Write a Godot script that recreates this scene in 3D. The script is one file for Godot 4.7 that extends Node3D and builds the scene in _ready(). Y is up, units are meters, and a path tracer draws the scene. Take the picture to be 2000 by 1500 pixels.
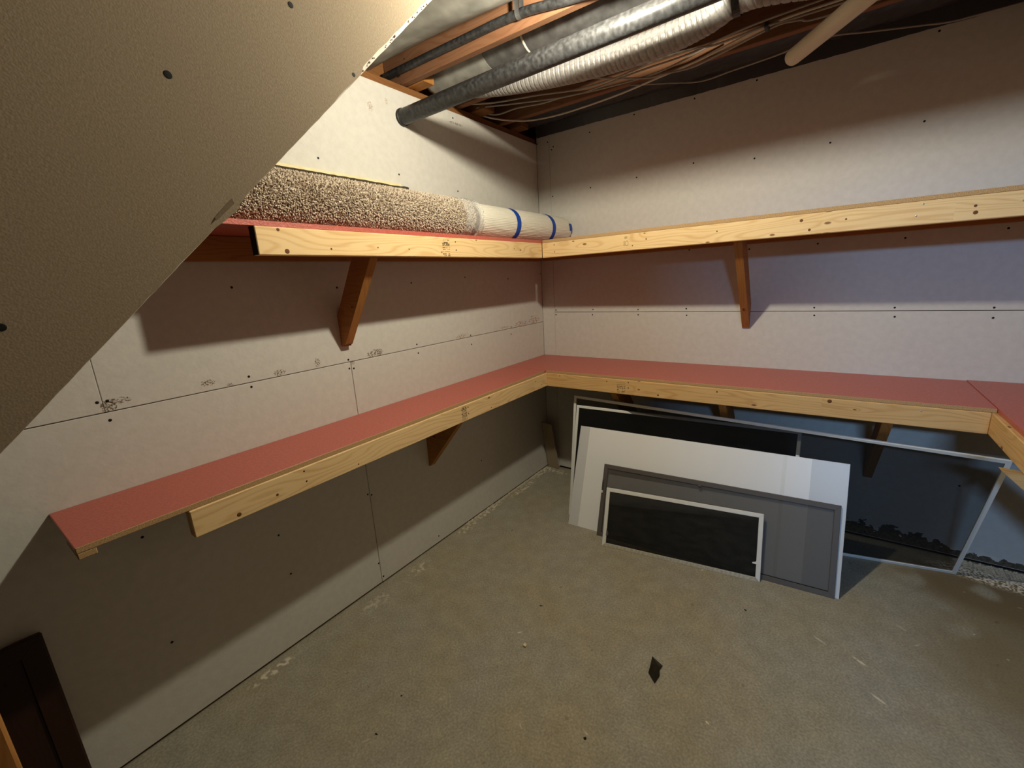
extends Node3D
# Storage corner under a basement stair: two tiers of red-topped shelves, joists and ducts above, screens leaning below.
# Axes: the wall under the stair is x = 0, the far wall is z = 0, the floor is y = 0 (metres).

var M := {}
var used := {}
var rng := RandomNumberGenerator.new()

# ------------------------------------------------------------------ naming and tagging
func numbered(called: String) -> String:
	if not used.has(called):
		used[called] = 0
		return called
	used[called] += 1
	return "%s_%03d" % [called, used[called]]

func tag(o: Node, label: String, category: String, group := "", kind := "") -> Node:
	if label: o.set_meta("label", label)
	if category: o.set_meta("category", category)
	if group: o.set_meta("group", group)
	if kind: o.set_meta("kind", kind)
	return o

func thing(called: String, label: String, category: String, at := Vector3.ZERO, group := "", kind := "") -> Node3D:
	var o := Node3D.new()
	o.name = numbered(called)
	add_child(o)
	o.position = at
	tag(o, label, category, group, kind)
	return o

func put(called: String, mesh: Mesh, mat: Material, parent: Node = null, xf := Transform3D.IDENTITY) -> MeshInstance3D:
	var o := MeshInstance3D.new()
	o.mesh = mesh
	o.material_override = mat
	o.transform = xf
	o.cast_shadow = GeometryInstance3D.SHADOW_CASTING_SETTING_ON
	if parent == null:
		o.name = numbered(called)
		add_child(o)
	else:
		o.name = called
		parent.add_child(o, true)
	return o

# ------------------------------------------------------------------ mesh helpers
func new_st() -> SurfaceTool:
	var st := SurfaceTool.new()
	st.begin(Mesh.PRIMITIVE_TRIANGLES)
	return st

func tri(st: SurfaceTool, a: Vector3, b: Vector3, c: Vector3, out: Vector3, ua := Vector2.ZERO, ub := Vector2.ZERO, uc := Vector2.ZERO) -> void:
	var n := (b - a).cross(c - a)
	if n.length_squared() < 1e-18: return
	n = n.normalized()
	if n.dot(out) < 0.0:
		n = -n
		var t := b; b = c; c = t
		var tu := ub; ub = uc; uc = tu
	for k in [[a, ua], [c, uc], [b, ub]]:
		st.set_normal(n)
		st.set_uv(k[1])
		st.add_vertex(k[0])

func quad(st: SurfaceTool, a: Vector3, b: Vector3, c: Vector3, d: Vector3, out: Vector3, ua := Vector2.ZERO, ub := Vector2.ZERO, uc := Vector2.ZERO, ud := Vector2.ZERO) -> void:
	tri(st, a, b, c, out, ua, ub, uc)
	tri(st, a, c, d, out, ua, uc, ud)

# a box from lo to hi with chamfered edges; texture coordinates run in metres along its longest side
func cbox(st: SurfaceTool, lo: Vector3, hi: Vector3, ch := 0.002, uvo := Vector2.ZERO, xf := Transform3D.IDENTITY) -> void:
	var mid := (lo + hi) * 0.5
	var h := (hi - lo) * 0.5
	ch = minf(ch, minf(h.x, minf(h.y, h.z)) * 0.6)
	var la := 0
	if h.y > h[la]: la = 1
	if h.z > h[la]: la = 2
	var vert := func(ax: int, s: Vector3) -> Vector3:
		var p := Vector3.ZERO
		for k in 3: p[k] = s[k] * (h[k] if k == ax else h[k] - ch)
		return xf * (mid + p)
	var uvf := func(ax: int, s: Vector3) -> Vector2:
		var p := Vector3.ZERO
		for k in 3: p[k] = s[k] * h[k]
		var o1 := (ax + 1) % 3
		var o2 := (ax + 2) % 3
		var lu := la
		if ax == la: lu = o1
		var lv := o2 if lu == o1 else o1
		return Vector2(p[lu] + h[lu], p[lv] + h[lv]) + uvo
	for ax in 3:
		for sg in [-1.0, 1.0]:
			var a := (ax + 1) % 3
			var b := (ax + 2) % 3
			var c := []
			for q in [[-1.0, -1.0], [1.0, -1.0], [1.0, 1.0], [-1.0, 1.0]]:
				var s := Vector3.ZERO
				s[ax] = sg; s[a] = q[0]; s[b] = q[1]
				c.append(s)
			var out := Vector3.ZERO
			out[ax] = sg
			out = xf.basis * out
			quad(st, vert.call(ax, c[0]), vert.call(ax, c[1]), vert.call(ax, c[2]), vert.call(ax, c[3]), out, uvf.call(ax, c[0]), uvf.call(ax, c[1]), uvf.call(ax, c[2]), uvf.call(ax, c[3]))
	for ax in 3:
		var a := (ax + 1) % 3
		var b := (ax + 2) % 3
		for sa in [-1.0, 1.0]:
			for sb in [-1.0, 1.0]:
				var s0 := Vector3.ZERO
				s0[a] = sa; s0[b] = sb
				var s1 := s0
				s0[ax] = -1.0; s1[ax] = 1.0
				var out := Vector3.ZERO
				out[a] = sa; out[b] = sb
				quad(st, vert.call(a, s0), vert.call(a, s1), vert.call(b, s1), vert.call(b, s0), xf.basis * out, uvf.call(a, s0), uvf.call(a, s1), uvf.call(a, s1), uvf.call(a, s0))
	for sx in [-1.0, 1.0]:
		for sy in [-1.0, 1.0]:
			for sz in [-1.0, 1.0]:
				var s := Vector3(sx, sy, sz)
				var u: Vector2 = uvf.call(0, s)
				tri(st, vert.call(0, s), vert.call(1, s), vert.call(2, s), xf.basis * s, u, u, u)

func box_mesh(lo: Vector3, hi: Vector3, ch := 0.002, uvo := Vector2.ZERO, xf := Transform3D.IDENTITY) -> ArrayMesh:
	var st := new_st()
	cbox(st, lo, hi, ch, uvo, xf)
	return st.commit()

# a flat polygon (list of Vector2) pushed out from z = 0 to z = -t, placed by xf
func prism(st: SurfaceTool, poly: PackedVector2Array, t: float, xf := Transform3D.IDENTITY, uvs := 1.0, uvo := Vector2.ZERO) -> void:
	var ids := Geometry2D.triangulate_polygon(poly)
	for k in range(0, ids.size(), 3):
		var p := [poly[ids[k]], poly[ids[k + 1]], poly[ids[k + 2]]]
		for side in [0.0, -t]:
			tri(st, xf * Vector3(p[0].x, p[0].y, side), xf * Vector3(p[1].x, p[1].y, side), xf * Vector3(p[2].x, p[2].y, side), xf.basis * Vector3(0, 0, 1.0 if side == 0.0 else -1.0), p[0] * uvs + uvo, p[1] * uvs + uvo, p[2] * uvs + uvo)
	var ccw := not Geometry2D.is_polygon_clockwise(poly)
	var run := 0.0
	for k in poly.size():
		var a := poly[k]
		var b := poly[(k + 1) % poly.size()]
		var e := b - a
		var nrm := Vector3(e.y, -e.x, 0) * (1.0 if ccw else -1.0)
		var l := e.length()
		quad(st, xf * Vector3(a.x, a.y, 0), xf * Vector3(b.x, b.y, 0), xf * Vector3(b.x, b.y, -t), xf * Vector3(a.x, a.y, -t), xf.basis * nrm, Vector2(run, 0) + uvo, Vector2(run + l, 0) + uvo, Vector2(run + l, t) + uvo, Vector2(run, t) + uvo)
		run += l

func prism_mesh(pts: Array, t: float, xf := Transform3D.IDENTITY, uvs := 1.0, uvo := Vector2.ZERO) -> ArrayMesh:
	var st := new_st()
	prism(st, PackedVector2Array(pts), t, xf, uvs, uvo)
	return st.commit()

# a tube along pts; rad(k, angle) gives the radius
func sweep(st: SurfaceTool, pts: PackedVector3Array, rad: Callable, sides := 16, caps := true, squash := Vector2.ONE) -> void:
	var rings := []
	var up := Vector3.UP
	var n := pts.size()
	var run := 0.0
	for k in n:
		var d := (pts[mini(k + 1, n - 1)] - pts[maxi(k - 1, 0)]).normalized()
		if absf(d.dot(up)) > 0.95: up = Vector3(0, 0, 1)
		var sx := d.cross(up).normalized()
		var sy := sx.cross(d).normalized()
		up = sy
		if k > 0: run += pts[k].distance_to(pts[k - 1])
		var ring := []
		for s in sides + 1:
			var a := TAU * s / sides
			var r: float = rad.call(k, fmod(a, TAU))
			ring.append([pts[k] + (sx * cos(a) * squash.x + sy * sin(a) * squash.y) * r, Vector2(run, a / TAU)])
		rings.append(ring)
	st.set_smooth_group(0)
	for k in n - 1:
		for s in sides:
			var a = rings[k][s]; var b = rings[k][s + 1]; var c = rings[k + 1][s + 1]; var d = rings[k + 1][s]
			for v in [a, c, b, a, d, c]:
				st.set_uv(v[1])
				st.add_vertex(v[0])
	if caps:
		for e in [0, n - 1]:
			st.set_smooth_group(0xFFFFFFFF)
			var mid: Vector3 = pts[e]
			for s in sides:
				var a: Vector3 = rings[e][s][0]; var b: Vector3 = rings[e][s + 1][0]
				for v in ([mid, a, b] if e == 0 else [mid, b, a]):
					st.set_uv(Vector2.ZERO)
					st.add_vertex(v)
	st.index()

func tube(pts: Array, rad: Callable, sides := 16, caps := true, squash := Vector2.ONE) -> ArrayMesh:
	var st := new_st()
	sweep(st, PackedVector3Array(pts), rad, sides, caps, squash)
	st.generate_normals()
	return st.commit()

func curve_points(pts: Array, step := 0.02) -> Array:
	var c := Curve3D.new()
	c.bake_interval = step
	for k in pts.size():
		var t := Vector3.ZERO
		if k > 0 and k < pts.size() - 1: t = (pts[k + 1] - pts[k - 1]) / 6.0
		c.add_point(pts[k], -t, t)
	return Array(c.get_baked_points())

func lathe(profile: Array, sides := 20) -> ArrayMesh:       # profile: Vector2(radius, height), smooth, turned about y
	var st := new_st()
	st.set_smooth_group(0)
	for s in sides:
		var a0 := TAU * s / sides
		var a1 := TAU * (s + 1) / sides
		for k in profile.size() - 1:
			var p: Vector2 = profile[k]; var q: Vector2 = profile[k + 1]
			var A := Vector3(p.x * cos(a0), p.y, p.x * sin(a0)); var B := Vector3(p.x * cos(a1), p.y, p.x * sin(a1))
			var C := Vector3(q.x * cos(a1), q.y, q.x * sin(a1)); var D := Vector3(q.x * cos(a0), q.y, q.x * sin(a0))
			for v in [A, B, C, A, C, D]:
				st.set_uv(Vector2(v.x, v.y))
				st.add_vertex(v)
	st.index()
	st.generate_normals()
	return st.commit()

# ------------------------------------------------------------------ textures
func noise(sd: int, f: float, oct := 3) -> FastNoiseLite:
	var n := FastNoiseLite.new()
	n.seed = sd
	n.noise_type = FastNoiseLite.TYPE_SIMPLEX_SMOOTH
	n.frequency = f
	n.fractal_type = FastNoiseLite.FRACTAL_FBM
	n.fractal_octaves = oct
	return n

func ramp_tex(sd: int, size: int, f: float, a: Color, b: Color, oct := 4) -> ImageTexture:
	var im := noise(sd, f, oct).get_seamless_image(size, size)
	im.convert(Image.FORMAT_L8)
	var src := im.get_data()
	var out := PackedByteArray()
	out.resize(size * size * 3)
	var lut := []
	for k in 256:
		var c := a.lerp(b, k / 255.0)
		lut.append([int(c.r * 255), int(c.g * 255), int(c.b * 255)])
	for k in src.size():
		var l = lut[src[k]]
		out[k * 3] = l[0]; out[k * 3 + 1] = l[1]; out[k * 3 + 2] = l[2]
	var res := Image.create_from_data(size, size, false, Image.FORMAT_RGB8, out)
	res.generate_mipmaps()
	return ImageTexture.create_from_image(res)

func bump_tex(sd: int, size: int, f: float, k := 4.0, oct := 4) -> ImageTexture:
	var im := noise(sd, f, oct).get_seamless_image(size, size)
	im.convert(Image.FORMAT_RGBA8)
	im.bump_map_to_normal_map(k)
	im.generate_mipmaps()
	return ImageTexture.create_from_image(im)

func pine_tex(sd: int, light: Color, dark: Color, knot: Color) -> ImageTexture:      # 2.4 m of board by 0.45 m, grain along u
	var w := 1152
	var h := 216
	var warp := noise(sd, 1.0, 2)
	var fine := noise(sd + 5, 1.0, 2)
	var r := RandomNumberGenerator.new()
	r.seed = sd
	var knots := []
	for k in 26: knots.append(Vector3(r.randf() * 2.4, r.randf() * 0.45, r.randf_range(0.0035, 0.008)))
	var out := PackedByteArray()
	out.resize(w * h * 3)
	for y in h:
		var v := 0.45 * y / h
		for x in w:
			var u := 2.4 * x / w
			var t := v * 70.0 + 5.0 * warp.get_noise_2d(u * 1.3, v * 9.0)
			var kd := 0.0
			for q in knots:
				var dx: float = (u - q.x) * 0.45
				if absf(dx) > 0.05: continue
				var d := sqrt(dx * dx + (v - q.y) * (v - q.y))
				t += 2.2 * exp(-d / 0.012)
				kd = maxf(kd, 1.0 - smoothstep(q.z * 0.45, q.z * 0.9, d))
			var ring := pow(0.5 + 0.5 * sin(t * TAU * 0.55), 3.0)
			var g := 0.40 * ring + 0.16 * fine.get_noise_2d(u * 6.0, v * 260.0) + 0.15 * warp.get_noise_2d(u * 3.0 + 9.0, v * 4.0)
			var c := light.lerp(dark, clampf(g, 0.0, 1.0)).lerp(knot, kd * 0.8)
			var at := (y * w + x) * 3
			out[at] = int(c.r * 255); out[at + 1] = int(c.g * 255); out[at + 2] = int(c.b * 255)
	var im := Image.create_from_data(w, h, false, Image.FORMAT_RGB8, out)
	im.generate_mipmaps()
	return ImageTexture.create_from_image(im)

func blot(im: Image, u: Vector2, r: Vector2, ang: float, col: Color, alpha: float, nz: FastNoiseLite, th := 0.0, fs := 0.25) -> void:
	var x0 := maxi(int(u.x - r.x - r.y), 0); var x1 := mini(int(u.x + r.x + r.y), im.get_width() - 1)
	var y0 := maxi(int(u.y - r.x - r.y), 0); var y1 := mini(int(u.y + r.x + r.y), im.get_height() - 1)
	for y in range(y0, y1 + 1):
		for x in range(x0, x1 + 1):
			var d := (Vector2(x, y) - u).rotated(-ang)
			var q := (d / r).length()
			if q > 1.0: continue
			var n := nz.get_noise_2d(x * fs, y * fs)
			var a := alpha * smoothstep(th - 0.12, th + 0.25, n) * (1.0 - smoothstep(0.45, 1.0, q))
			if a > 0.003: im.set_pixel(x, y, im.get_pixel(x, y).lerp(col, a))

func floor_tex() -> ImageTexture:              # covers x 0..3.0, z 0..3.4
	var w := 1000
	var h := 1133
	var big := noise(11, 0.006, 3)
	var med := noise(12, 0.03, 3)
	var fin := noise(13, 0.28, 2)
	var base := Color(0.60, 0.58, 0.52)
	var warm := Color(0.605, 0.57, 0.48)
	var out := PackedByteArray()
	out.resize(w * h * 3)
	for y in h:
		for x in w:
			var m := med.get_noise_2d(x, y)
			var c := base.lerp(warm, clampf(0.5 + big.get_noise_2d(x, y) * 0.9, 0.0, 1.0))
			var k := 1.0 + 0.06 * m + 0.15 * fin.get_noise_2d(x, y)
			var at := (y * w + x) * 3
			out[at] = clampi(int(c.r * k * 255), 0, 255); out[at + 1] = clampi(int(c.g * k * 255), 0, 255); out[at + 2] = clampi(int(c.b * k * 255), 0, 255)
	var im := Image.create_from_data(w, h, false, Image.FORMAT_RGB8, out)
	var nz := noise(21, 0.35, 3)
	var s := w / 3.0
	var white := Color(0.90, 0.86, 0.78)
	# lime bloom along the foot of the stair-side wall and in the corner
	for q in [[0.03, 0.15, 0.03, 0.20, 0.9], [0.05, 0.45, 0.035, 0.25, 0.8], [0.03, 0.85, 0.03, 0.2, 0.8], [0.04, 1.1, 0.04, 0.12, 0.7], [0.08, 1.55, 0.05, 0.1, 0.5], [0.05, 2.35, 0.03, 0.14, 0.8], [0.09, 1.85, 0.05, 0.12, 0.4], [0.1, 0.08, 0.16, 0.05, 0.8]]:
		blot(im, Vector2(q[0], q[1]) * s, Vector2(q[2], q[3]) * s, 0.0, white, q[4], nz, 0.08)
	# stained, crusted ground by the far wall beyond the big screen
	blot(im, Vector2(2.62, 0.28) * s, Vector2(0.52, 0.26) * s, 0.1, Color(0.44, 0.365, 0.25), 0.8, noise(23, 0.02, 2), -0.5, 0.5)
	blot(im, Vector2(2.75, 0.75) * s, Vector2(0.6, 0.6) * s, 0.3, Color(0.49, 0.42, 0.30), 0.6, noise(24, 0.02, 2), -0.5, 0.5)
	blot(im, Vector2(2.62, 0.12) * s, Vector2(0.34, 0.09) * s, 0.12, Color(0.93, 0.90, 0.84), 0.95, nz, -0.12, 0.5)
	var r := RandomNumberGenerator.new()
	r.seed = 4
	# scratches and pale specks
	for k in 46:
		var p := Vector2(r.randf_range(0.1, 2.9), r.randf_range(0.3, 3.2)) * s
		blot(im, p, Vector2(r.randf_range(1.5, 7.0), r.randf_range(0.8, 1.6)), r.randf_range(0, PI), white, r.randf_range(0.3, 0.75), nz, -0.6)
	for q in [[2.05, 1.02, 0.9], [2.10, 1.18, 0.7], [1.92, 0.98, 0.5], [2.2, 0.72, 0.4]]:
		blot(im, Vector2(q[0], q[1]) * s, Vector2(11, 2.2), 0.55, white, q[2], nz, -0.4)
	for k in 60:
		var p := Vector2(r.randf_range(0.1, 2.9), r.randf_range(0.3, 3.2)) * s
		blot(im, p, Vector2(r.randf_range(1.2, 4.0), r.randf_range(1.0, 3.0)), r.randf_range(0, PI), Color(0.40, 0.34, 0.25), r.randf_range(0.2, 0.6), nz, -0.4)
	im.generate_mipmaps()
	return ImageTexture.create_from_image(im)

func mat(col: Color, rough := 0.8, metal := 0.0, tex: Texture2D = null, uvs := Vector3.ONE) -> StandardMaterial3D:
	var m := StandardMaterial3D.new()
	m.albedo_color = col
	m.roughness = rough
	m.metallic = metal
	m.metallic_specular = 0.4
	if tex: m.albedo_texture = tex
	m.uv1_scale = uvs
	return m

func tri_mat(col: Color, rough: float, tex: Texture2D, scale: float, nrm: Texture2D = null, nk := 1.0, metal := 0.0) -> StandardMaterial3D:
	var m := mat(col, rough, metal, tex, Vector3.ONE * scale)
	m.uv1_triplanar = true
	m.uv1_world_triplanar = true
	if nrm:
		m.normal_enabled = true
		m.normal_texture = nrm
		m.normal_scale = nk
	return m

func make_materials() -> void:
	var paper := ramp_tex(1, 512, 0.05, Color(0.955, 0.955, 0.955), Color(1, 1, 1), 5)
	var paper_n := bump_tex(2, 512, 0.12, 3.0)
	var board := Color(0.82, 0.805, 0.775)
	M.drywall = tri_mat(board, 0.9, paper, 0.9, paper_n, 0.05)
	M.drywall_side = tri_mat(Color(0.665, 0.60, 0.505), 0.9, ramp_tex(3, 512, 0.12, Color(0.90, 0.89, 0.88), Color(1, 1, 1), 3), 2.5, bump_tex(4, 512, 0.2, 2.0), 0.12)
	M.gypsum = tri_mat(Color(0.93, 0.91, 0.87), 0.95, ramp_tex(5, 256, 0.08, Color(0.78, 0.76, 0.72), Color(1, 1, 1)), 9.0)
	M.concrete = mat(Color.WHITE, 0.85, 0.0, floor_tex())
	M.concrete_plain = tri_mat(Color(0.60, 0.56, 0.48), 0.9, ramp_tex(6, 256, 0.03, Color(0.8, 0.8, 0.8), Color.WHITE), 1.0)
	M.stain_dark = tri_mat(Color(0.22, 0.19, 0.16), 0.95, ramp_tex(7, 256, 0.05, Color(0.4, 0.4, 0.4), Color.WHITE), 3.0)
	var pa := pine_tex(31, Color(0.90, 0.775, 0.57), Color(0.76, 0.575, 0.36), Color(0.42, 0.26, 0.13))
	var pb := pine_tex(47, Color(0.87, 0.74, 0.53), Color(0.73, 0.55, 0.34), Color(0.38, 0.24, 0.12))
	var us := Vector3(1.0 / 2.4, 1.0 / 0.45, 1.0)
	M.pine = mat(Color.WHITE, 0.6, 0.0, pa, us)
	M.pine_b = mat(Color(0.97, 0.93, 0.88), 0.6, 0.0, pb, us)
	M.old_pine = mat(Color(0.76, 0.62, 0.46), 0.7, 0.0, pb, us)
	M.joist = mat(Color(0.575, 0.475, 0.475), 0.8, 0.0, pa, us)
	M.plate = mat(Color(0.58, 0.46, 0.37), 0.8, 0.0, pb, us)
	M.ply = mat(Color(0.5, 0.38, 0.27), 0.9, 0.0, pb, us)
	M.red = tri_mat(Color(0.76, 0.385, 0.325), 0.40, ramp_tex(8, 512, 0.06, Color(0.88, 0.86, 0.85), Color(1, 1, 1), 4), 2.2, bump_tex(9, 256, 0.2, 3.0), 0.12)
	M.red.metallic_specular = 0.6
	M.chip = tri_mat(Color(0.90, 0.77, 0.58), 0.9, ramp_tex(10, 256, 0.16, Color(0.55, 0.48, 0.40), Color(1, 1, 1), 3), 8.0)
	M.wire = mat(Color(0.62, 0.59, 0.55), 0.6)
	M.wire_b = mat(Color(0.80, 0.76, 0.70), 0.55)
	M.abs = tri_mat(Color(0.27, 0.27, 0.275), 0.36, ramp_tex(14, 256, 0.05, Color(0.45, 0.45, 0.45), Color.WHITE), 3.0, bump_tex(15, 256, 0.1, 3.0), 0.10)
	M.pvc = mat(Color(0.82, 0.78, 0.70), 0.5)
	M.steel = tri_mat(Color(0.50, 0.50, 0.50), 0.42, ramp_tex(16, 256, 0.03, Color(0.6, 0.6, 0.6), Color.WHITE), 1.6, null, 1.0, 0.55)
	M.foil = tri_mat(Color(0.66, 0.645, 0.635), 0.45, ramp_tex(25, 256, 0.06, Color(0.75, 0.75, 0.75), Color.WHITE), 4.0, bump_tex(26, 256, 0.12, 3.0), 0.25, 0.2)
	M.strap = mat(Color(0.86, 0.86, 0.85), 0.35, 0.6)
	M.band = mat(Color(0.86, 0.83, 0.76), 0.6)
	M.wrap = tri_mat(Color(0.66, 0.655, 0.625), 0.3, ramp_tex(17, 256, 0.02, Color(0.7, 0.7, 0.7), Color.WHITE), 1.5)
	M.poly = mat(Color(0.23, 0.225, 0.235), 0.35)
	M.mould = tri_mat(Color(0.43, 0.385, 0.33), 0.95, ramp_tex(27, 256, 0.06, Color(0.6, 0.6, 0.6), Color.WHITE), 3.0)
	M.knot = mat(Color(0.40, 0.25, 0.13), 0.7)
	M.alu = mat(Color(0.89, 0.89, 0.875), 0.5)
	M.alu_dirty = tri_mat(Color(0.84, 0.83, 0.78), 0.6, ramp_tex(18, 256, 0.07, Color(0.72, 0.70, 0.66), Color(1, 1, 1)), 4.0)
	M.bronze = mat(Color(0.37, 0.35, 0.335), 0.55, 0.1)
	M.sheet = mat(Color(0.82, 0.825, 0.83), 0.32)
	M.sheet_lighter = mat(Color(0.93, 0.93, 0.93), 0.32)  # lighter copy of the sheet colour, for brightness seen through it
	M.mesh_a = mat(Color(0.045, 0.05, 0.052, 0.60), 0.9)
	M.mesh_b = mat(Color(0.02, 0.02, 0.02, 0.86), 0.9)
	M.mesh_d = mat(Color(0.33, 0.32, 0.31, 0.66), 0.9)
	M.mesh_e = mat(Color(0.16, 0.16, 0.145, 0.84), 0.9)
	for k in ["mesh_a", "mesh_b", "mesh_d", "mesh_e"]: M[k].transparency = BaseMaterial3D.TRANSPARENCY_ALPHA
	M.mesh_e.albedo_texture = ramp_tex(19, 256, 0.025, Color(0.55, 0.55, 0.55), Color(1, 1, 1))
	M.spline = mat(Color(0.08, 0.08, 0.08), 0.8)
	M.screw = mat(Color(0.05, 0.045, 0.04), 0.6, 0.2)
	M.nail = mat(Color(0.75, 0.76, 0.78), 0.3, 0.8)
	M.ink = mat(Color(0.13, 0.09, 0.06), 0.9)
	M.scuff = mat(Color(0.47, 0.40, 0.32), 0.95)
	M.scuff_b = mat(Color(0.68, 0.58, 0.52), 0.95)
	M.rug_core = mat(Color(0.40, 0.33, 0.27), 1.0)
	M.rug = mat(Color.WHITE, 1.0)
	M.rug.vertex_color_use_as_albedo = true
	M.backing = mat(Color(0.23, 0.19, 0.14), 1.0)
	M.pad = mat(Color(0.86, 0.84, 0.78), 0.55)
	M.tape = mat(Color(0.07, 0.26, 0.62), 0.5)
	M.pale_layer = mat(Color(0.95, 0.94, 0.92, 0.26), 0.10)
	M.pale_layer.transparency = BaseMaterial3D.TRANSPARENCY_ALPHA
	M.yellow = tri_mat(Color(0.95, 0.88, 0.70), 0.6, ramp_tex(28, 256, 0.03, Color(0.9, 0.88, 0.85), Color.WHITE), 2.0)
	M.dark_wood = mat(Color(0.22, 0.145, 0.14), 0.42, 0.0, pb, us)
	M.porcelain = mat(Color(0.9, 0.9, 0.88), 0.25)
	M.bulb = mat(Color(1, 0.95, 0.85), 0.3)
	M.bulb.emission_enabled = true
	M.bulb.emission = Color(1.0, 0.86, 0.66)
	M.bulb.emission_energy_multiplier = 12.0
	M.tube = mat(Color(0.9, 0.95, 1.0), 0.3)
	M.tube.emission_enabled = true
	M.tube.emission = Color(0.62, 0.78, 1.0)
	M.tube.emission_energy_multiplier = 4.0
	M.crust = tri_mat(Color(0.88, 0.84, 0.76), 1.0, ramp_tex(20, 256, 0.12, Color(0.74, 0.71, 0.66), Color.WHITE), 7.0)
	M.leaf = mat(Color(0.13, 0.12, 0.08), 0.35)
	M.crumb = mat(Color(0.86, 0.80, 0.66), 0.95)
	M.bark = mat(Color(0.10, 0.075, 0.05), 0.9)

# ------------------------------------------------------------------ the scene
func _ready() -> void:
	rng.seed = 7
	# camera
	var cam := Camera3D.new()
	cam.name = "camera"
	add_child(cam)
	cam.transform = Transform3D(Basis(Vector3(0.81212, -0.05554, -0.58083), Vector3(-0.09224, 0.97080, -0.22144), Vector3(0.57618, 0.23340, 0.78330)).orthonormalized(), Vector3(1.8213, 1.5555, 2.93825))
	cam.fov = 83.05
	cam.near = 0.02
	cam.far = 60.0
	cam.current = true
	# surroundings: a closed basement, no sky reaches it
	var we := WorldEnvironment.new()
	we.name = "environment"
	var env := Environment.new()
	env.background_mode = Environment.BG_COLOR
	env.background_color = Color(0.01, 0.01, 0.012)
	env.tonemap_mode = Environment.TONE_MAPPER_LINEAR
	env.tonemap_exposure = 1.0
	env.ssao_enabled = true
	env.ssil_enabled = true
	env.sdfgi_enabled = true
	we.environment = env
	add_child(we)
	# cool light of the next room, coming through the open framing behind the camera
	var area := AreaLight3D.new()
	area.name = "next_room_light"
	area.area_size = Vector2(0.62, 0.16)
	area.light_color = Color(0.60, 0.79, 1.0)
	area.light_energy = 6.2
	area.shadow_enabled = true
	area.area_range = 12.0
	add_child(area)
	area.look_at_from_position(Vector3(2.5, 2.36, 5.0), Vector3(1.9, 0.9, 0.0))
	make_materials()
	build_shell()
	build_ceiling()
	build_shelves()
	build_screens()
	build_rolls()
	build_floor_bits()
	build_lamp()

func build_lamp() -> void:
	var t := thing("ceiling_lamp", "bare lit bulb in a white porcelain holder under the ceiling joist", "lamp", Vector3(1.146, 2.531, 1.58))
	put("lampholder", lathe([Vector2(0, 0), Vector2(0.055, 0), Vector2(0.055, -0.012), Vector2(0.032, -0.022), Vector2(0.024, -0.05), Vector2(0.0, -0.05)]), M.porcelain, t)
	var p := []
	for k in 13:
		var a := PI * k / 12.0
		p.append(Vector2(0.030 * sin(a) + (0.0 if k > 3 else 0.003 * (3 - k)), -0.116 + 0.034 * cos(a)))
	p[0] = Vector2(0.013, -0.046)
	var b := put("bulb", lathe(p), M.bulb, t)
	tag(b, "glowing bulb", "")
	var l := OmniLight3D.new()
	l.name = "bulb_light"
	l.light_color = Color(1.0, 0.975, 0.88)
	l.light_energy = 1.78
	l.light_size = 0.028
	l.omni_range = 12.0
	l.omni_attenuation = 2.0
	l.shadow_enabled = true
	l.position = Vector3(0, -0.117, 0)
	t.add_child(l)

# ------------------------------------------------------------------ walls and floor
func sheet(parent: Node, lo: Vector3, hi: Vector3, m: Material) -> void:
	put("drywall_sheet", box_mesh(lo, hi, 0.0015), m, parent)

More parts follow.
